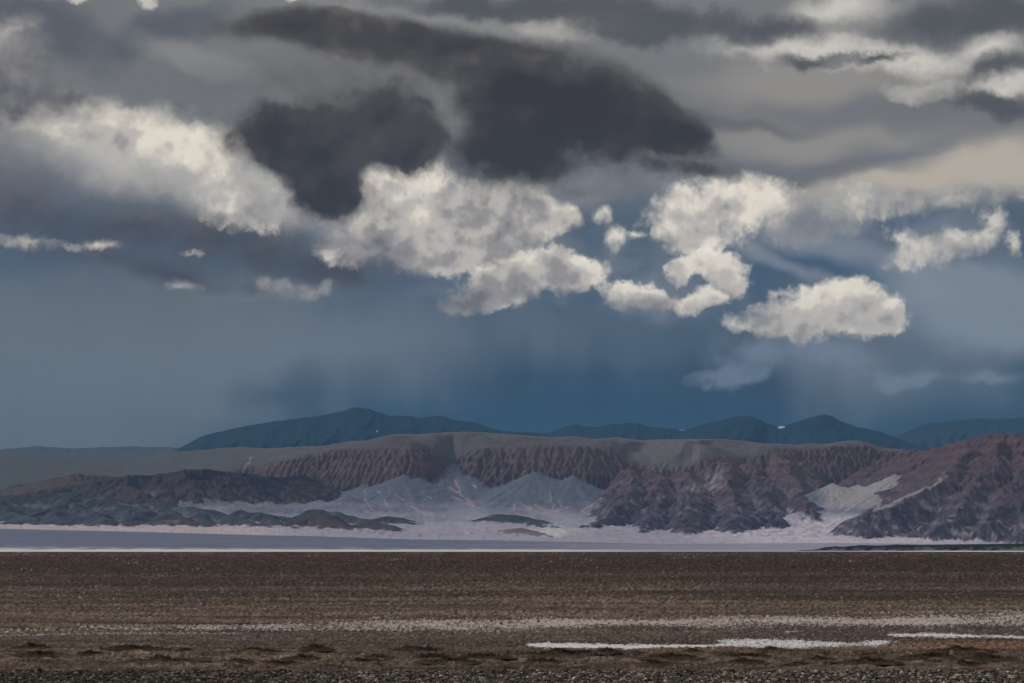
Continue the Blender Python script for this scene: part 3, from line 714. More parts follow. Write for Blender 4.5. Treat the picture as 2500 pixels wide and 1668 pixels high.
for i, (nm, lb, tone, lines_, k) in enumerate(FEATURES):
    sel = lab == i + 1
    if not sel.any(): continue
    lo, hi = np.array(TONES[tone][0]), np.array(TONES[tone][1])
    x_, y_, h_, p_ = XX[sel], YY[sel], h[sel], PYv[sel]
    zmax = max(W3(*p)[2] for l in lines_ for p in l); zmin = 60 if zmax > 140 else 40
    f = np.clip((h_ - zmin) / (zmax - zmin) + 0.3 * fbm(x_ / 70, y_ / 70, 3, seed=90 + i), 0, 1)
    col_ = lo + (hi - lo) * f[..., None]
    if tone == 'slate':
        col_ = mixc(col_, (0.15, 0.165, 0.20), smooth(0.2, 0.9, fbm(x_ / 60, y_ / 90, 3, seed=140 + i)) * 0.8)
    if tone in ('front', 'right'):
        col_ = mixc(col_, (0.28, 0.255, 0.30), smooth(0.15, 0.75, fbm(x_ / 35 + h_ / 30, y_ / 90, 3, seed=150 + i)) * smooth(1140, 1260, p_) * 0.45)
        col_ = col_ * (0.88 + 0.24 * strata[sel])[..., None]
    if tone == 'right':
        col_ = mixc(col_, (0.40, 0.38, 0.44), smooth(0.25, 0.8, fbm(x_ / 22, h_ / 16, 3, seed=161)) * smooth(1245, 1285, p_) * 0.8)
        d = near_line(jx[sel], jy[sel], [(2310, 1160), (2270, 1190), (2230, 1208), (2180, 1230), (2138, 1246)])
        col_ = mixc(col_, (0.42, 0.40, 0.43), smooth(6, 1, d) * 0.8)
    rock_c[sel] = col_
for poly in ([(1705, 1180), (1740, 1150), (1752, 1132), (1765, 1160), (1775, 1182), (1750, 1200), (1700, 1205), (1660, 1195)], [(1800, 1200), (1815, 1202), (1840, 1214), (1830, 1220), (1808, 1210)],
             [(1960, 1155), (1990, 1178), (2020, 1200), (2012, 1215), (1985, 1195)], [(1880, 1228), (1905, 1245), (1945, 1260), (1990, 1272), (1960, 1280), (1910, 1262)]):
    pm = in_poly(jx, jy, poly, 5) * smooth(-0.7, 0.5, fbm(PX / 8 + PYv / 14, PYv / 16, 3, seed=43))
    rock_c = mixc(rock_c, (0.34, 0.32, 0.36), pm * 0.75)
d = near_line(jx, jy, [(612, 1118), (606, 1130), (594, 1137)])
rock_c = mixc(rock_c, (0.36, 0.36, 0.37), smooth(1.7, 0.5, d) * 0.8)
def box(a, n):
    for ax in (0, 1):
        p = np.pad(a, [(n + 1, n) if q == ax else (0, 0) for q in (0, 1)], mode='edge'); p = np.cumsum(p, axis=ax)
        a = (p[2 * n + 1:] - p[:-2 * n - 1] if ax == 0 else p[:, 2 * n + 1:] - p[:, :-2 * n - 1]) / (2 * n + 1)
    return a
hollow = smooth(0.4, 2.6, box(h, 6) - h)                   # blown sand and silt settle in the gullies
settle = hollow * smooth(1150, 1215, PYv + 14 * fbm(PX / 90, PYv / 40, 2, seed=171)) * smooth(-0.5, 0.4, fbm(XX / 150, YY / 150, 2, seed=172)) * (lab > 0)
rock_c = mixc(rock_c, (0.215, 0.22, 0.28), settle * 0.62)
c = c * (1 - rock_f[..., None]) + rock_c * rock_f[..., None]
c *= (1 + 0.10 * fbm(PX / 9, PYv / 5, 3, seed=47))[..., None]
c = np.clip(c, 0.01, 1)
co = np.stack([XX, YY, hh], -1)


def sub_mesh(name, co, colors, mask):
    """the faces of the landform that belong to one hill"""
    r, cc = co.shape[:2]
    idx = np.arange(r * cc).reshape(r, cc)
    q = np.stack([idx[:-1, :-1], idx[:-1, 1:], idx[1:, 1:], idx[1:, :-1]], -1)[mask]
    used, inv = np.unique(q.reshape(-1), return_inverse=True)
    nf = len(q)
    me = bpy.data.meshes.new(name)
    me.vertices.add(len(used)); me.vertices.foreach_set('co', co.reshape(-1, 3)[used].reshape(-1).astype(np.float32))
    me.loops.add(nf * 4); me.loops.foreach_set('vertex_index', inv.reshape(-1).astype(np.int32))
    me.polygons.add(nf); me.polygons.foreach_set('loop_start', (np.arange(nf) * 4).astype(np.int32)); me.polygons.foreach_set('loop_total', np.full(nf, 4, np.int32))
    me.polygons.foreach_set('use_smooth', np.full(nf, True))
    me.update(calc_edges=True)
    at_ = me.color_attributes.new('tone', 'FLOAT_COLOR', 'POINT')
    at_.data.foreach_set('color', np.concatenate([colors.reshape(-1, 3)[used], np.ones((len(used), 1))], 1).reshape(-1).astype(np.float32))
    return me


rockmat = earth_material('eroded_rock', [(0.05, 0.05, 0.12), (0.3, 0.15, 0.3)], 0.20)
fl = lab[:-1, :-1]
link('mountain', sub_mesh('rim', co, c, fl == 0), rockmat, kind='structure', label='long mountain rim with fluted red cliffs and smooth sandy top')
link('sand_fan', sub_mesh('sand_fan', co, c, fl == -1), rockmat, kind='structure', label='pale grey and lilac sand fans spreading down to the salt flat')
for i, (nm, lb, *_r) in enumerate(FEATURES):
    if (fl == i + 1).any(): link(nm, sub_mesh(nm, co, c, fl == i + 1), rockmat, kind='structure', label=lb)

# ---- salt flat between the brown plain and the foot of the mountains
Xf, Sf = np.meshgrid(np.arange(-300, 2810, 6.0), np.concatenate([np.linspace(0, 0.1, 12)[:-1], np.linspace(0.1, 1, 60)]))
Yf = 1300 + (FLATY + 6 - 1300) * Sf
zf = 0.02 + (zpix(FLAT_TOP(Xf), FLATY) - 0.02) * np.clip((Yf - 1900) / (FLATY - 1900), 0, 1) ** 1.25
cof = np.stack([Yf * (Xf - 1250) / F, Yf, zf], -1)
PYf = HZ - (zf - CAMH) * F / Yf
cf = np.empty(Xf.shape + (3,)); cf[:] = (0.185, 0.20, 0.295)
lr = smooth(900, 2000, Xf)
cf = mixc(cf, (0.37, 0.355, 0.47), lr)
cf = mixc(cf, (0.16, 0.18, 0.25), smooth(0.0, 0.6, fbm(Xf / 300, PYf / 5, 3, seed=51)) * (1 - lr) * 0.8)
cf = mixc(cf, (0.60, 0.56, 0.60), smooth(0.5, 0.9, fbm(Xf / 90, PYf / 1.7, 3, seed=52)) * smooth(1322, 1340, PYf) * 0.6)
cf = mixc(cf, SALT, smooth(2300, 1900, Yf + 120 * fbm(Xf / 60, Yf / 200, 2, seed=53)) * (1 - 0.75 * smooth(1300, 1700, Xf) * smooth(2350, 2000, Xf)))
cf = mixc(cf, (0.62, 0.53, 0.55), smooth(4450, 4650, Yf) * smooth(760, 620, Xf))
flatmat = earth_material('salt_flat_crust', [(0.004, 0.002, 0.02), (0.03, 0.01, 0.05)], 0.13)
link('salt_flat', grid_mesh('salt_flat', cof, np.clip(cf, 0.01, 1)), flatmat, kind='structure', label='pale lilac salt flat with a white shoreline below the mountains')

# ---- dark lava ridge on the flat at right
def lava():
    xs = np.arange(1955, 2780, 1.6); t = np.linspace(0, 1, 26)
    crest = line([(1955, 1343.6), (1975, 1342), (1990, 1343), (2000, 1340), (2015, 1336), (2040, 1334), (2060, 1335), (2100, 1331), (2150, 1332), (2190, 1329.5), (2250, 1330.5), (2330, 1329.5), (2400, 1328.5), (2500, 1327), (2780, 1326)])
    Xl, T = np.meshgrid(xs, t)
    cy = crest(xs) + 0.7 * fbm(xs / 16, xs * 0, 3, seed=401)
    Yb = 1750 + 60 * fbm(xs / 60, xs * 0 + 1, 2, seed=402)
    zt = CAMH + (Yb + 70) * (HZ - cy) / F
    hump = ridged((Xl + 9 * T * 2) / 38, T * 0.8, 2, seed=403)
    Yl = Yb + 70 * T - 14 * hump * np.sin(np.pi * T)
    zl = 0.03 + (zt - 0.03) * T ** 0.8 + 0.25 * fbm(Xl / 8, T * 6, 2, seed=404) * np.sin(np.pi * T)
    col_ = np.empty(Xl.shape + (3,)); col_[:] = (0.016, 0.022, 0.030)
    col_ = mixc(col_, (0.16, 0.17, 0.19), smooth(0.35, 1.0, ridged((Xl - 30 * T) / 34, T * 1.2, 2, seed=405)) * smooth(0.75, 0.15, T) * 0.75)
    front = np.stack([Yl * (Xl - 1250) / F, Yl, zl], -1)
    bk_ = front[-1:].copy(); bk_[..., 1] += 90; bk_[..., 2] = -0.4
    return link('lava_ridge', grid_mesh('lava_ridge', np.concatenate([front, bk_]), np.concatenate([col_, col_[-1:]])), rockmat, kind='structure', label='low black lava ridge on the salt flat at right')
lava()

# ---- mountains far behind, haze blue painted into their even tones
farmat = earth_material('haze_tinted_rock', [(0.0015, 0.0015, 0.004)], 0.25)
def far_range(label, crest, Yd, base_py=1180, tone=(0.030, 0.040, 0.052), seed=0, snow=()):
    x0, x1 = crest[0][0], crest[-1][0]
    xs = np.arange(x0, x1 + 2.5, 2.5); t = np.linspace(0, 1, 60)
    Xr, T = np.meshgrid(xs, t)
    k = np.exp(-0.5 * (np.arange(-5, 6) / 1.8) ** 2); k /= k.sum()
    cy = np.convolve(np.pad(line(crest)(xs), 5, mode='edge'), k, 'valid') + 1.6 * fbm(xs / 26, xs * 0, 4, seed=seed)
    PYr = base_py + (cy - base_py) * T
    Yr = Yd * (0.86 + 0.14 * T) - Yd * 0.013 * np.sin(np.pi * T ** 0.7) * ridged((Xr + 0.4 * (PYr - 1100)) / 70, PYr / 90, 3, seed=seed + 1)
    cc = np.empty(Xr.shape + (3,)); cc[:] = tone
    for sx, sy, sw, sh_ in snow:
        cc = mixc(cc, (0.75, 0.78, 0.8), smooth(1, 0.6, np.hypot((Xr - sx + 3 * fbm(Xr / 8, PYr / 4, 2, seed=9)) / sw, (PYr - sy + 1.5 * fbm(Xr / 8, PYr / 4, 2, seed=8)) / sh_)))
    cor = P(Xr, PYr, Yr)
    bkr = cor[-1:].copy(); bkr[..., 1] += 1800; bkr[..., 2] *= 0.3
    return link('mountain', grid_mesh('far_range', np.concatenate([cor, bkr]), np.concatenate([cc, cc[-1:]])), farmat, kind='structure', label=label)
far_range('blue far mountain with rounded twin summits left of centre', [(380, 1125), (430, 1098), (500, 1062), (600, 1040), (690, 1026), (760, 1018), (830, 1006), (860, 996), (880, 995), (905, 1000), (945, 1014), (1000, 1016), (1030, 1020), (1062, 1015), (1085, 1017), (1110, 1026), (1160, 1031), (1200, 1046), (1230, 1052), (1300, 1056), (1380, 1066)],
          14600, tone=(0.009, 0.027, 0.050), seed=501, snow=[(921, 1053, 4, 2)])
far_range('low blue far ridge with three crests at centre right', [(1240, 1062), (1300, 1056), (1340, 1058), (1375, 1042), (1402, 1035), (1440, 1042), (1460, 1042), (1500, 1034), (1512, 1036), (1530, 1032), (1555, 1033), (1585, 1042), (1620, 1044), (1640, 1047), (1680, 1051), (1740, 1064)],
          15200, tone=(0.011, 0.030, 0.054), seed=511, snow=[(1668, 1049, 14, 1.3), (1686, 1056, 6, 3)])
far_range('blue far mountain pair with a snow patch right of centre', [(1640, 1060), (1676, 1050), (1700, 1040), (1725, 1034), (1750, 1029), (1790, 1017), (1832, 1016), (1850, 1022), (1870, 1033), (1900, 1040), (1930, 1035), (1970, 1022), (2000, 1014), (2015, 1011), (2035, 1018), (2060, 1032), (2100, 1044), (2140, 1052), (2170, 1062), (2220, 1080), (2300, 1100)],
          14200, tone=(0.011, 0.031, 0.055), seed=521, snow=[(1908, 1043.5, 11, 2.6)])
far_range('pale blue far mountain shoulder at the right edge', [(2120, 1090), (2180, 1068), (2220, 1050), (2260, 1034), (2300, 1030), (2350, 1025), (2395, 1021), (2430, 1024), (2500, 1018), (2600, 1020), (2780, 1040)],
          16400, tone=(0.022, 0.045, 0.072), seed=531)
far_range('faint blue far ridge in the rain at left', [(-280, 1102), (0, 1098), (90, 1089), (180, 1095), (300, 1090), (420, 1092), (520, 1098)], 17000, tone=(0.085, 0.105, 0.125), seed=541)  # paler tone painted in for the rain veil over this ridge

# ---- wide ground under everything, out to the horizon
gm = bpy.data.meshes.new('ground')
gm.from_pydata([(-6900, -500, -1.2), (6900, -500, -1.2), (6900, 19400, -1.2), (-6900, 19400, -1.2)], [], [(0, 1, 2, 3)])
at = gm.color_attributes.new('tone', 'FLOAT_COLOR', 'POINT')
for i in range(4): at.data[i].color = (0.06, 0.05, 0.045, 1)
link('ground', gm, earth_material('desert_ground', [(0.003, 0.003, 0.003)], 0.3), kind='structure', label='open desert ground reaching the horizon')

# ------------------------------------------------------------------ the brown plain
rows_py = np.concatenate([np.linspace(1720, 1668, 30)[:-1], np.linspace(1668, 1420, 300)[:-1], np.linspace(1420, 1347.2, 110)])
pc = np.arange(-120, 2625, 2.4)
Xp, PYp = np.meshgrid(pc, rows_py)
Yp = CAMH * F / (PYp - HZ)
wx = Yp * (Xp - 1250) / F                      # metres
lin_y = PYp                                     # bands follow the photograph's rows
def band(pts, w):                               # a strip along a line of pixels
    return np.exp(-((PYp - line(pts)(Xp)) / w) ** 2)
r1 = rng.standard_normal(Xp.shape); r2 = rng.standard_normal(Xp.shape)
clod = fbm(Xp / 11.0, PYp / 3.4, 3, 0.65, seed=601) + 0.2 * r1
clump = fbm(Xp / 60, PYp / 7, 3, seed=602)
bands1 = fbm(Xp / 900, PYp / 9, 3, 0.6, seed=603)
rough = np.clip(0.55 + 0.5 * bands1, 0.15, 1.2)
smooth_turf = smooth(1582, 1600, PYp)
amp = (0.00055 * Yp) * (0.45 + 0.9 * rough) * (1 - 0.75 * smooth_turf) * smooth(1350, 1375, PYp)
swell = 0.0016 * Yp * fbm(Xp / 140, PYp / 9, 3, seed=604) * smooth_turf * smooth(1646, 1630, PYp)
zp = np.clip(amp * clod, -0.05, None) + np.abs(swell) * 1.6
cp = np.empty(Xp.shape + (3,))
cp[:] = (0.090, 0.060, 0.048)
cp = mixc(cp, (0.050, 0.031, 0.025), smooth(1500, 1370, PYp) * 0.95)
cp = mixc(cp, (0.165, 0.122, 0.098), smooth(-0.1, 0.8, bands1 + 0.25 * clump) * smooth(1400, 1470, PYp))
cp = mixc(cp, (0.038, 0.026, 0.022), smooth(0.0, 0.7, -bands1 + 0.2 * clump) * 0.85)
for pts_, w_, f_ in (([(-200, 1388), (1250, 1386), (2600, 1384)], 9, 0.75), ([(-200, 1425), (600, 1418), (1250, 1420), (2600, 1410)], 5, 0.6), ([(300, 1462), (800, 1458), (1400, 1452), (2600, 1462)], 8, 0.8), ([(-200, 1372), (2600, 1370)], 6, 0.5), ([(700, 1572), (1250, 1566), (1900, 1560), (2600, 1535)], 9, 0.7)):
    cp = mixc(cp, (0.034, 0.023, 0.019), band(pts_, w_) * f_ * np.clip(0.7 + 0.5 * clump, 0, 1))
for pts_, w_, f_ in (([(-200, 1410), (1250, 1404), (2600, 1400)], 4, 0.25), ([(-200, 1440), (700, 1440), (1300, 1436), (2600, 1432)], 5, 0.3), ([(-200, 1466), (900, 1462), (1600, 1466), (2600, 1478)], 5, 0.45), ([(-200, 1496), (2600, 1486)], 14, 0.4)):
    cp = mixc(cp, (0.19, 0.145, 0.115), band(pts_, w_) * f_ * np.clip(0.7 + 0.6 * clump, 0, 1))
cp = mixc(cp, (0.115, 0.098, 0.098), band([(0, 1552), (900, 1560), (2500, 1540)], 12) * 0.5)
cp = mixc(cp, (0.115, 0.083, 0.062), smooth_turf * smooth(-0.3, 0.6, fbm(Xp / 110, PYp / 8, 3, seed=605)) * 0.8)
cp = mixc(cp, (0.048, 0.040, 0.027), smooth_turf * smooth(0.15, 0.7, fbm(Xp / 90, PYp / 6, 4, 0.6, seed=606)) * 0.9)
orange = np.clip(1 - ((Xp - 2450) / 300) ** 2 - ((PYp - 1576) / 13) ** 2, 0, 1) + np.clip(1 - ((Xp - 1680) / 260) ** 2 - ((PYp - 1590) / 9) ** 2, 0, 1) * 0.7
cp = mixc(cp, (0.19, 0.105, 0.062), np.clip(orange, 0, 1) * 0.75)
grit = 0.6 * clod + 0.8 * fbm(Xp / 7.5, PYp / 3.0, 2, 0.8, seed=607) + 0.3 * r2 + 0.55 * fbm(Xp / 34, PYp / 5, 3, 0.6, seed=608)
cp *= np.array((1.05, 1.0, 0.96))
cp *= np.clip(1.08 + 0.8 * grit, 0.2, 3.0)[..., None]
# salt: a speckled strip and bright patches of clean crust
strip = line([(-300, 1542), (0, 1538), (350, 1534), (800, 1529), (1250, 1524), (1500, 1520), (1750, 1517), (2100, 1516), (2500, 1512), (2800, 1510)])
sw = line([(-300, 6), (0, 7), (600, 9), (900, 17), (1250, 18), (1450, 11), (1600, 9), (1750, 15), (2100, 15), (2500, 21), (2800, 21)])
sband = np.exp(-((PYp - strip(Xp)) / sw(Xp)) ** 2)
speck = fbm(Xp / 10, PYp / 3.2, 3, 0.8, seed=611) + 0.35 * r2
sm = smooth(0.70, 1.2, sband * (0.9 + 0.47 * smooth(600, 1300, Xp)) + 0.62 * speck + 0.34 * fbm(Xp / 90, PYp / 6, 2, seed=612) + 0.35 * fbm(Xp / 260, PYp / 14, 2, seed=613) - 0.08)
extra = np.maximum(band([(0, 1552), (300, 1546), (700, 1545)], 3) * smooth(720, 500, Xp) * 0.8, band([(1800, 1502), (2500, 1490)], 5) * smooth(1700, 2200, Xp) * 0.7)
sm = np.maximum(sm, smooth(0.62, 1.1, extra + 0.40 * speck))
sm = np.maximum(sm, smooth(0.9, 1.4, 0.55 * speck + band([(0, 1450), (1250, 1462), (2500, 1475)], 22) * 0.5) * 0.7)
cp = mixc(cp, (0.58, 0.50, 0.465), sm * 0.92)
mat_plain = earth_material('clod_soil', [(3.0, 3.0, 3.0)], 0.25, bump=0.35, bump_scale=0.05)
shore_w = smooth(1352, 1347.2, PYp) * (0.5 + 0.5 * fbm(Xp / 160, Xp * 0, 4, 0.6, seed=609))
cop = np.stack([wx, Yp * (1 + 0.10 * shore_w), zp], -1); cop[..., 0] = cop[..., 1] * (Xp - 1250) / F


def patch_mask(top_l, bot_l, fuzz, seed):
    a = line(top_l)(Xp); b = line(bot_l)(Xp)
    d = np.minimum(PYp - a, b - PYp)
    g_ = fbm(Xp / 9, PYp / 2.6, 3, 0.8, seed=seed) + 0.3 * r2
    ends = smooth(top_l[0][0], top_l[0][0] + 40, Xp) * smooth(top_l[-1][0], top_l[-1][0] - 60, Xp)
    d = d + 0.5 - 4.5 * (1 - ends) + 2.6 * fbm(Xp / 40, PYp / 2.4, 3, 0.65, seed=seed + 5)
    return smooth(-0.6, 1.0, d + fuzz * g_) * (1 - 0.75 * smooth(0.45, 0.9, g_ * 0.5 * fuzz))
SALTS = [
    ('long clean white salt streak crossing the brown plain right of centre', [(1262, 1574), (1290, 1571.5), (1400, 1570.5), (1500, 1574), (1650, 1575), (1760, 1573.5), (1840, 1573)], [(1262, 1575), (1330, 1580), (1450, 1583.5), (1560, 1583), (1650, 1580), (1740, 1578), (1840, 1577)], 1.6, 621, 1265, 1838),
    ('broad speckled white salt patch at the right end of the long streak', [(1730, 1562), (1800, 1560.5), (1900, 1561), (1980, 1564), (2080, 1570), (2180, 1570)], [(1730, 1563), (1800, 1578), (1900, 1583), (1960, 1582), (2060, 1577), (2180, 1572)], 4.2, 631, 1732, 2178),
    ('ragged white salt fringe right of the broad speckled patch', [(2080, 1568), (2140, 1563), (2200, 1562)], [(2080, 1571), (2140, 1576), (2200, 1571)], 3.4, 641, 2082, 2198),
    ('thin white salt streak near the right edge above the orange soil', [(2145, 1549), (2200, 1547), (2300, 1546), (2400, 1551), (2500, 1553), (2640, 1556)], [(2145, 1550), (2200, 1554), (2300, 1555.5), (2400, 1556), (2500, 1558), (2640, 1560)], 2.6, 651, 2148, 2620),
    ('short thin white salt line above the broad patch', [(1895, 1543), (1930, 1541), (1970, 1539)], [(1895, 1546), (1930, 1545), (1970, 1543)], 1.2, 661, 1897, 1968),
]
bright = np.zeros(Xp.shape); owner = np.zeros(Xp.shape, np.int32)
for i, (lb, tl, bl_, fz, sd, xa, xb) in enumerate(SALTS):
    pm = patch_mask(tl, bl_, fz, sd) * ((Xp > xa) & (Xp < xb))
    owner = np.where((pm > 0.5) & (pm > bright), i + 1, owner); bright = np.maximum(bright, pm)
cp = mixc(cp, (0.80, 0.79, 0.82), bright)
zp = zp * (1 - 0.8 * bright); cop[..., 2] = zp
far_salt = smooth(0.5, 1.1, fbm(Xp / 120, PYp / 1.0, 2, seed=671) + 0.35 * r2) * smooth(1362, 1352, PYp) * smooth(1346, 1349, PYp)
cp = mixc(cp, (0.5, 0.46, 0.45), far_salt * 0.5)
own = owner[:-1, :-1]
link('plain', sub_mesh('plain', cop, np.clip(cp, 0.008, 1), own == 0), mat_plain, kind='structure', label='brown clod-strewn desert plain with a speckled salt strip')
for i, (lb, *_r) in enumerate(SALTS):
    if (own == i + 1).any(): link('salt_crust', sub_mesh('salt_crust', cop, np.clip(cp, 0.008, 1), own == i + 1), mat_plain, kind='structure', label=lb)

# ------------------------------------------------------------------ gravel, stones and turf at the near edge of the plain
def tone_mesh(name, verts, faces, colors, smooth_shade=False):
    """triangles with a colour at each corner point"""
    v = np.asarray(verts, np.float32); f = np.asarray(faces, np.int32); nf = len(f)
    me = bpy.data.meshes.new(name)
    me.vertices.add(len(v)); me.vertices.foreach_set('co', v.reshape(-1))
    me.loops.add(nf * 3); me.loops.foreach_set('vertex_index', f.reshape(-1))
    me.polygons.add(nf); me.polygons.foreach_set('loop_start', (np.arange(nf) * 3).astype(np.int32)); me.polygons.foreach_set('loop_total', np.full(nf, 3, np.int32))
    me.polygons.foreach_set('use_smooth', np.full(nf, smooth_shade))
    me.update(calc_edges=True)
    at_ = me.color_attributes.new('tone', 'FLOAT_COLOR', 'POINT')
    at_.data.foreach_set('color', np.concatenate([np.asarray(colors, float), np.ones((len(v), 1))], 1).reshape(-1).astype(np.float32))
    return me


def ico(sub):
    import bmesh
    bm = bmesh.new(); bmesh.ops.create_icosphere(bm, subdivisions=sub, radius=1.0)
    bm.verts.ensure_lookup_table(); v = np.array([x.co[:] for x in bm.verts]); f = np.array([[q.index for q in p.verts] for p in bm.faces]); bm.free()
    return v, f


def ground_z(x, Y):
    """height of the plain under a point"""
    r = np.interp(HZ + CAMH * F / Y, rows_py[::-1], np.arange(len(rows_py))[::-1]); cpos = np.interp(1250 + x / Y * F, pc, np.arange(len(pc)))
    return cop[np.round(r).astype(int), np.round(cpos).astype(int), 2]


def pebble_tones(n, px):
    pick_ = rng.random(n); t_ = np.empty((n, 3))
    t_[:] = (0.034, 0.031, 0.029)
    t_[pick_ > 0.35] = (0.090, 0.080, 0.068); t_[pick_ > 0.60] = (0.16, 0.138, 0.108); t_[pick_ > 0.80] = (0.34, 0.295, 0.225); t_[pick_ > 0.95] = (0.58, 0.53, 0.45)
    return t_ * (0.62 + 0.45 * smooth(200, 1500, px))[:, None] * rng.uniform(0.75, 1.25, (n, 1))


iv, if_ = ico(1)
NP = 15000
pyg = 1639.0 + 33.0 * rng.random(NP) ** 0.9
pxg = rng.uniform(-60, 2560, NP)
pyg += 4.0 * noise2(pxg / 90, pxg * 0, 801) * (pyg < 1652)
Yg = CAMH * F / (pyg - HZ); xg = Yg * (pxg - 1250) / F
sz = 0.013 + 0.026 * rng.random(NP) ** 2.2
sc3 = np.stack([sz * rng.uniform(0.8, 1.5, NP), sz * rng.uniform(0.8, 1.4, NP), sz * rng.uniform(0.55, 1.0, NP)], -1)
ang = rng.uniform(0, 6.28, NP); ca, sa = np.cos(ang), np.sin(ang)
jit = 1 + rng.uniform(-0.22, 0.22, (NP, len(iv)))
L = iv[None] * jit[..., None] * sc3[:, None]
vx = L[..., 0] * ca[:, None] - L[..., 1] * sa[:, None] + xg[:, None]; vy = L[..., 0] * sa[:, None] + L[..., 1] * ca[:, None] + Yg[:, None]
vz = L[..., 2] + (ground_z(xg, Yg) + sz * 0.35)[:, None]
V_ = np.stack([vx, vy, vz], -1).reshape(-1, 3)
Fc = (if_[None] + (np.arange(NP) * len(iv))[:, None, None]).reshape(-1, 3)
pebmat = earth_material('pebble_stone', [(25, 25, 25)], 0.2, rough=0.8)
link('gravel', tone_mesh('gravel', V_, Fc, np.repeat(pebble_tones(NP, pxg), len(iv), 0)), pebmat, kind='stuff', label='mixed dark and tan gravel along the bottom edge')


def stone_mesh(seed, base_tone):
    v, f = ico(3)
    r = np.random.default_rng(seed); q = v.copy()
    d = 1 + 0.16 * noise2(v[:, 0] * 1.3 + seed, v[:, 1] * 1.3 + v[:, 2], seed) + 0.09 * noise2(v[:, 0] * 3 + v[:, 2] * 2, v[:, 1] * 3 - v[:, 2], seed + 1)
    for _ in range(9):                                       # flat broken faces
        n = r.normal(size=3); n /= np.linalg.norm(n); lim = r.uniform(0.62, 0.9)
        k_ = q @ n; over_ = np.maximum(k_ - lim, 0); q = q - over_[:, None] * n * 0.9
    q = q * d[:, None] * np.array([1.15, 0.95, 0.78])
    return tone_mesh('stone', q, f, np.broadcast_to(np.array(base_tone), (len(q), 3)) * (1 + 0.25 * noise2(q[:, 0] * 4, q[:, 1] * 4 + q[:, 2] * 3, seed + 3))[:, None], True)


stonemat = earth_material('field_stone', [(30, 30, 30)], 0.22, rough=0.75, bump=0.4, bump_scale=0.01)
KINDS = {'dark': (0.020, 0.019, 0.020), 'grey': (0.085, 0.080, 0.074), 'pale': (0.36, 0.33, 0.28)}
STONES = {k: [stone_mesh(40 + 10 * i + j, t_) for j in range(5)] for i, (k, t_) in enumerate(KINDS.items())}


def place_stone(px, py, size, kind, label, group=None):
    """py is the picture row where the stone meets the ground; size its width in metres"""
    Yq = CAMH * F / (py - HZ); xq = Yq * (px - 1250) / F
    o = link('stone', random.choice(STONES[kind]), stonemat, label=label, cat='stone', group=group)
    s_ = size / 2.2
    o.scale = (s_, s_ * random.uniform(0.85, 1.1), s_ * random.uniform(0.8, 1.1))
    o.rotation_euler = (random.uniform(-0.2, 0.2), random.uniform(-0.2, 0.2), random.uniform(0, 6.28))
    o.location = (xq, Yq, float(ground_z(np.array([xq]), np.array([Yq]))[0]) + s_ * 0.42)
    return o


for px, py, sz_, kd, lb in [
    (2136, 1661, 0.145, 'dark', 'broad black stone at the bottom edge, below the ragged salt fringe'),
    (2056, 1647, 0.105, 'dark', 'black stone on the gravel just up and left of the broad black one'),
    (2323, 1640, 0.125, 'dark', 'flat black stone on the far lip of the gravel at right'),
    (2240, 1658, 0.105, 'dark', 'black stone midway between the broad black one and the right-hand pair'),
    (2392, 1664, 0.125, 'dark', 'left stone of a dark pair at the bottom right edge'),
    (2412, 1665, 0.110, 'dark', 'right stone of a dark pair at the bottom right edge'),
    (2424, 1644, 0.095, 'dark', 'dark stone on the far lip of the gravel above the dark pair'),
    (2460, 1664, 0.105, 'grey', 'grey stone at the bottom edge nearest the right corner'),
    (1586, 1664, 0.110, 'dark', 'rounded black stone at the bottom edge below the long salt streak'),
    (1607, 1663, 0.090, 'dark', 'smaller dark stone touching the rounded black one below the long streak'),
    (1663, 1666, 0.100, 'dark', 'black stone at the very bottom right of the rounded pair'),
    (1294, 1664, 0.090, 'dark', 'pointed dark stone at the bottom edge near the middle'),
    (1568, 1638, 0.070, 'pale', 'single cream stone standing on the far lip of the gravel'),
    (1471, 1645, 0.075, 'dark', 'dark stone on the gravel left of the single cream stone'),
    (1687, 1644, 0.100, 'dark', 'long dark stone on the far lip right of the single cream stone'),
    (1047, 1664, 0.080, 'dark', 'dark upright stone at the bottom edge left of the middle'),
    (1105, 1662, 0.060, 'pale', 'pale stone at the bottom edge between two dark stones left of the middle')]:
    place_stone(px, py, sz_, kd, lb)
SHARED_LABELS = {('dark', 0): 'small dark stone lying in the darker left half of the gravel', ('dark', 1): 'small dark stone lying in the lighter right half of the gravel',
                 ('grey', 0): 'small grey stone lying in the darker left half of the gravel', ('grey', 1): 'small grey stone lying in the lighter right half of the gravel',
                 ('pale', 0): 'small pale stone lying in the darker left half of the gravel', ('pale', 1): 'small pale stone lying in the lighter right half of the gravel'}
for i in range(230):
    px = random.uniform(5, 2495); py = random.uniform(1643, 1667); half_ = int(px > 1250)
    kd = random.choices(['dark', 'grey', 'pale'], [5, 3, 1.4 if half_ else 0.8])[0]
    place_stone(px, py, random.uniform(0.04, 0.075) * (1.15 if half_ else 0.9), kd, SHARED_LABELS[(kd, half_)], '%s stones in the %s half of the gravel' % (kd, ('left', 'right')[half_]))


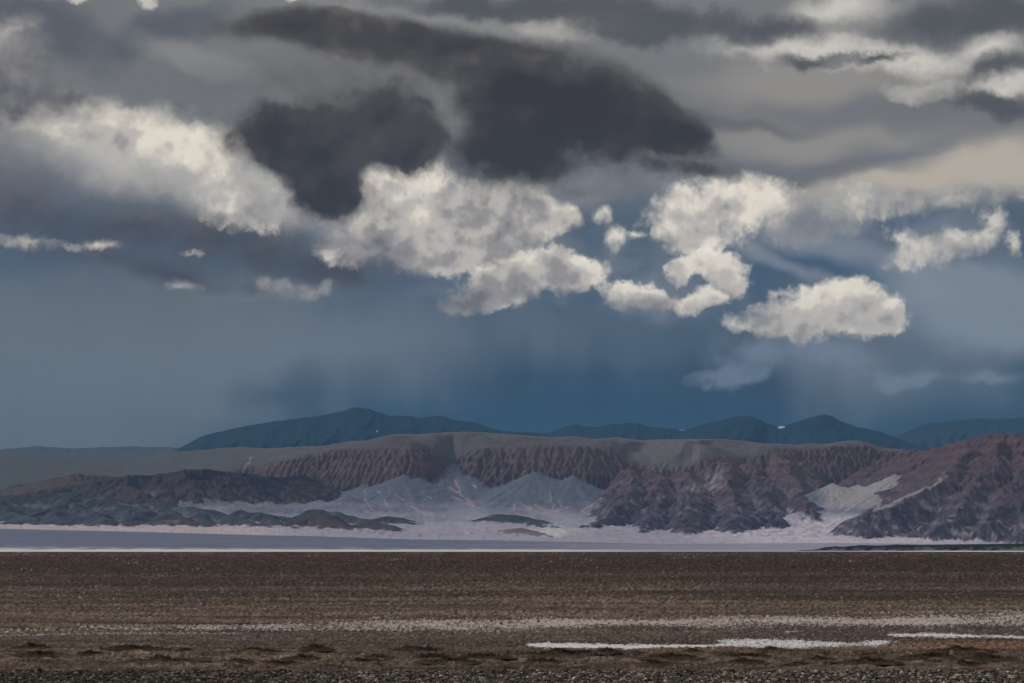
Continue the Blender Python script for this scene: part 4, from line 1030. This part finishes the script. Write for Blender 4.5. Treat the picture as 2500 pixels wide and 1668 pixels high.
# ---- low turf hummocks between the gravel and the salt
def mound_mesh(seed):
    n, m = 14, 40
    r_ = np.linspace(0, 1, n)[:, None]; th = np.linspace(0, 2 * math.pi, m, endpoint=False)[None, :]
    edge_ = 1 + 0.38 * noise2(3 * np.cos(th) + seed, 3 * np.sin(th), seed + 2) + 0.2 * noise2(8 * np.cos(th) + seed, 8 * np.sin(th), seed + 3)
    x_ = r_ * np.cos(th) * edge_; y_ = r_ * np.sin(th) * edge_
    z_ = np.clip(1 - r_ ** 2, 0, 1) ** 0.8 * (0.62 + 0.75 * fbm(x_ * 3.4 + seed, y_ * 2.0, 4, seed=seed)) - 0.10 * r_
    v = np.stack([x_ + 0 * th, y_ + 0 * r_, z_ + 0 * th], -1).reshape(-1, 3); f = []
    for i in range(n - 1):
        for j in range(m):
            a_, b_ = i * m + j, i * m + (j + 1) % m; f += [(a_, a_ + m, b_), (b_, a_ + m, b_ + m)]
    t_ = mixc(np.broadcast_to(np.array((0.049, 0.036, 0.023)), v.shape).copy(), (0.088, 0.066, 0.044), smooth(-0.2, 0.7, noise2(v[:, 0] * 5, v[:, 1] * 4, seed + 4)))
    return tone_mesh('mound', v, f, t_, True), v


def blade_mesh(seed, mv):
    r = np.random.default_rng(seed); n = 420
    b = mv[r.integers(0, len(mv) * 2 // 3, n)] + r.normal(size=(n, 3)) * (0.05, 0.05, 0)
    hgt = r.uniform(0.25, 0.6, n); lean = r.normal(size=(n, 2)) * 0.05; wd = 0.012
    v = np.stack([b + np.array([-wd, 0, -0.05]), b + np.array([wd, 0, -0.05]), b + np.stack([lean[:, 0], lean[:, 1], hgt], -1)], 1).reshape(-1, 3)
    f = np.arange(n * 3).reshape(-1, 3)
    t_ = np.repeat(np.array((0.072, 0.053, 0.031)) * r.uniform(0.5, 1.5, (n, 1)), 3, 0)
    return tone_mesh('grass', v, f, t_)


turfmat = earth_material('dry_turf', [(6, 6, 6), (30, 30, 30)], 0.3, bump=0.6, bump_scale=0.04)
grassmat = earth_material('dry_grass', [(12, 12, 12)], 0.2)
TURF = []
for q in range(6):
    mm, mv = mound_mesh(900 + 9 * q); mm.materials.append(turfmat)
    bm_ = blade_mesh(950 + q, mv); bm_.materials.append(grassmat); TURF.append((mm, bm_))


def hummock(x0, x1, py, hpx, label, group=None):
    cx = (x0 + x1) / 2; Yq = CAMH * F / (py - HZ); w_ = (x1 - x0) / 1.8 * Yq / F
    root = bpy.data.objects.new('turf_hummock', None); COL.objects.link(root)
    xq = Yq * (cx - 1250) / F
    root.location = (xq, Yq, float(ground_z(np.array([xq]), np.array([Yq]))[0]) - 0.01)
    root['label'] = label; root['category'] = 'turf hummock'
    if group: root['group'] = group
    mm, bm_ = random.choice(TURF)
    for nm, me in (('mound', mm), ('grass', bm_)):
        o = bpy.data.objects.new(nm, me); COL.objects.link(o); o.parent = root
        o.scale = (w_, min(0.75, 0.35 + 0.3 * w_), hpx * 1.25 * Yq / F)
    bpy.data.objects[o.name]['kind'] = 'stuff'
    return root


hummock(28, 133, 1583, 8, 'small dark turf hummock farthest back at the left edge')
hummock(227, 423, 1590, 9, 'long dark turf hummock left of centre in the back row')
hummock(431, 480, 1594, 6, 'short turf hummock at the right tip of the long back-row one')
hummock(553, 705, 1595, 9, 'low turf hummock in the back row with a bare gap on both sides')
hummock(733, 813, 1593, 9, 'rounded turf hummock right of the bare gap, left of the middle')
hummock(932, 1106, 1589, 8, 'wide turf hummock in the back row left of the long salt streak')
hummock(1031, 1070, 1594, 7, 'small turf knob in front of the wide back-row hummock')
hummock(1250, 1515, 1600, 9, 'longest dark turf hummock just below the left end of the salt streak')
hummock(1448, 1518, 1601, 9, 'bushy dark turf hummock at the right tip of the longest one')
hummock(1665, 1720, 1592, 5, 'tiny turf hummock just under the right half of the salt streak')
hummock(2265, 2430, 1597, 8, 'long dark turf hummock below the orange soil at right')
ORD = ['first', 'second', 'third', 'fourth', 'fifth', 'sixth', 'seventh', 'eighth', 'ninth', 'tenth', 'eleventh', 'twelfth', 'thirteenth', 'fourteenth', 'fifteenth']
ROWS = {'middle': [(28, 166, 1604), (180, 260, 1601), (350, 440, 1609), (690, 790, 1611), (880, 960, 1609), (987, 1130, 1607), (1100, 1250, 1612), (1400, 1540, 1612), (1562, 1720, 1612), (1753, 1900, 1606), (1850, 1920, 1595),
                   (1960, 2043, 1613), (2080, 2170, 1604), (2195, 2348, 1609), (2340, 2490, 1614)],
        'nearest': [(60, 140, 1614), (304, 503, 1618), (525, 650, 1620), (600, 766, 1624), (807, 973, 1623), (1020, 1180, 1622), (1260, 1400, 1618), (1560, 1640, 1624), (1760, 1880, 1622), (1900, 2010, 1628), (2050, 2200, 1625), (2300, 2420, 1626)]}
for row_, spots in ROWS.items():
    for i, (x0, x1, py) in enumerate(sorted(spots)):
        hummock(x0, x1, py, random.uniform(6, 9), 'dark turf hummock in the %s row before the gravel, %s from the left edge' % (row_, ORD[i]), '%s row of turf hummocks' % row_)
# ------------------------------------------------------------------ air: one even haze from the plain to the far mountains
hz = bpy.data.meshes.new('haze')
x0, x1, y0, y1, z0, z1 = -7000, 7000, -600, 19500, -2.2, 1125
hz.from_pydata([(x0, y0, z0), (x1, y0, z0), (x1, y1, z0), (x0, y1, z0), (x0, y0, z1), (x1, y0, z1), (x1, y1, z1), (x0, y1, z1)], [],
               [(0, 3, 2, 1), (4, 5, 6, 7), (0, 1, 5, 4), (1, 2, 6, 5), (2, 3, 7, 6), (3, 0, 4, 7)])
hm = bpy.data.materials.new('haze_air'); hm.use_nodes = True
N = Nodes(hm.node_tree)
pv = N.n('ShaderNodeVolumePrincipled')
pv.inputs['Color'].default_value = (0.21, 0.49, 0.84, 1); pv.inputs['Density'].default_value = 2.8e-5; pv.inputs['Anisotropy'].default_value = 0.0
ho = N.n('ShaderNodeOutputMaterial'); N.t.links.new(pv.outputs[0], ho.inputs['Volume'])
link('haze', hz, hm, kind='stuff', label='thin blue storm haze over the whole basin')
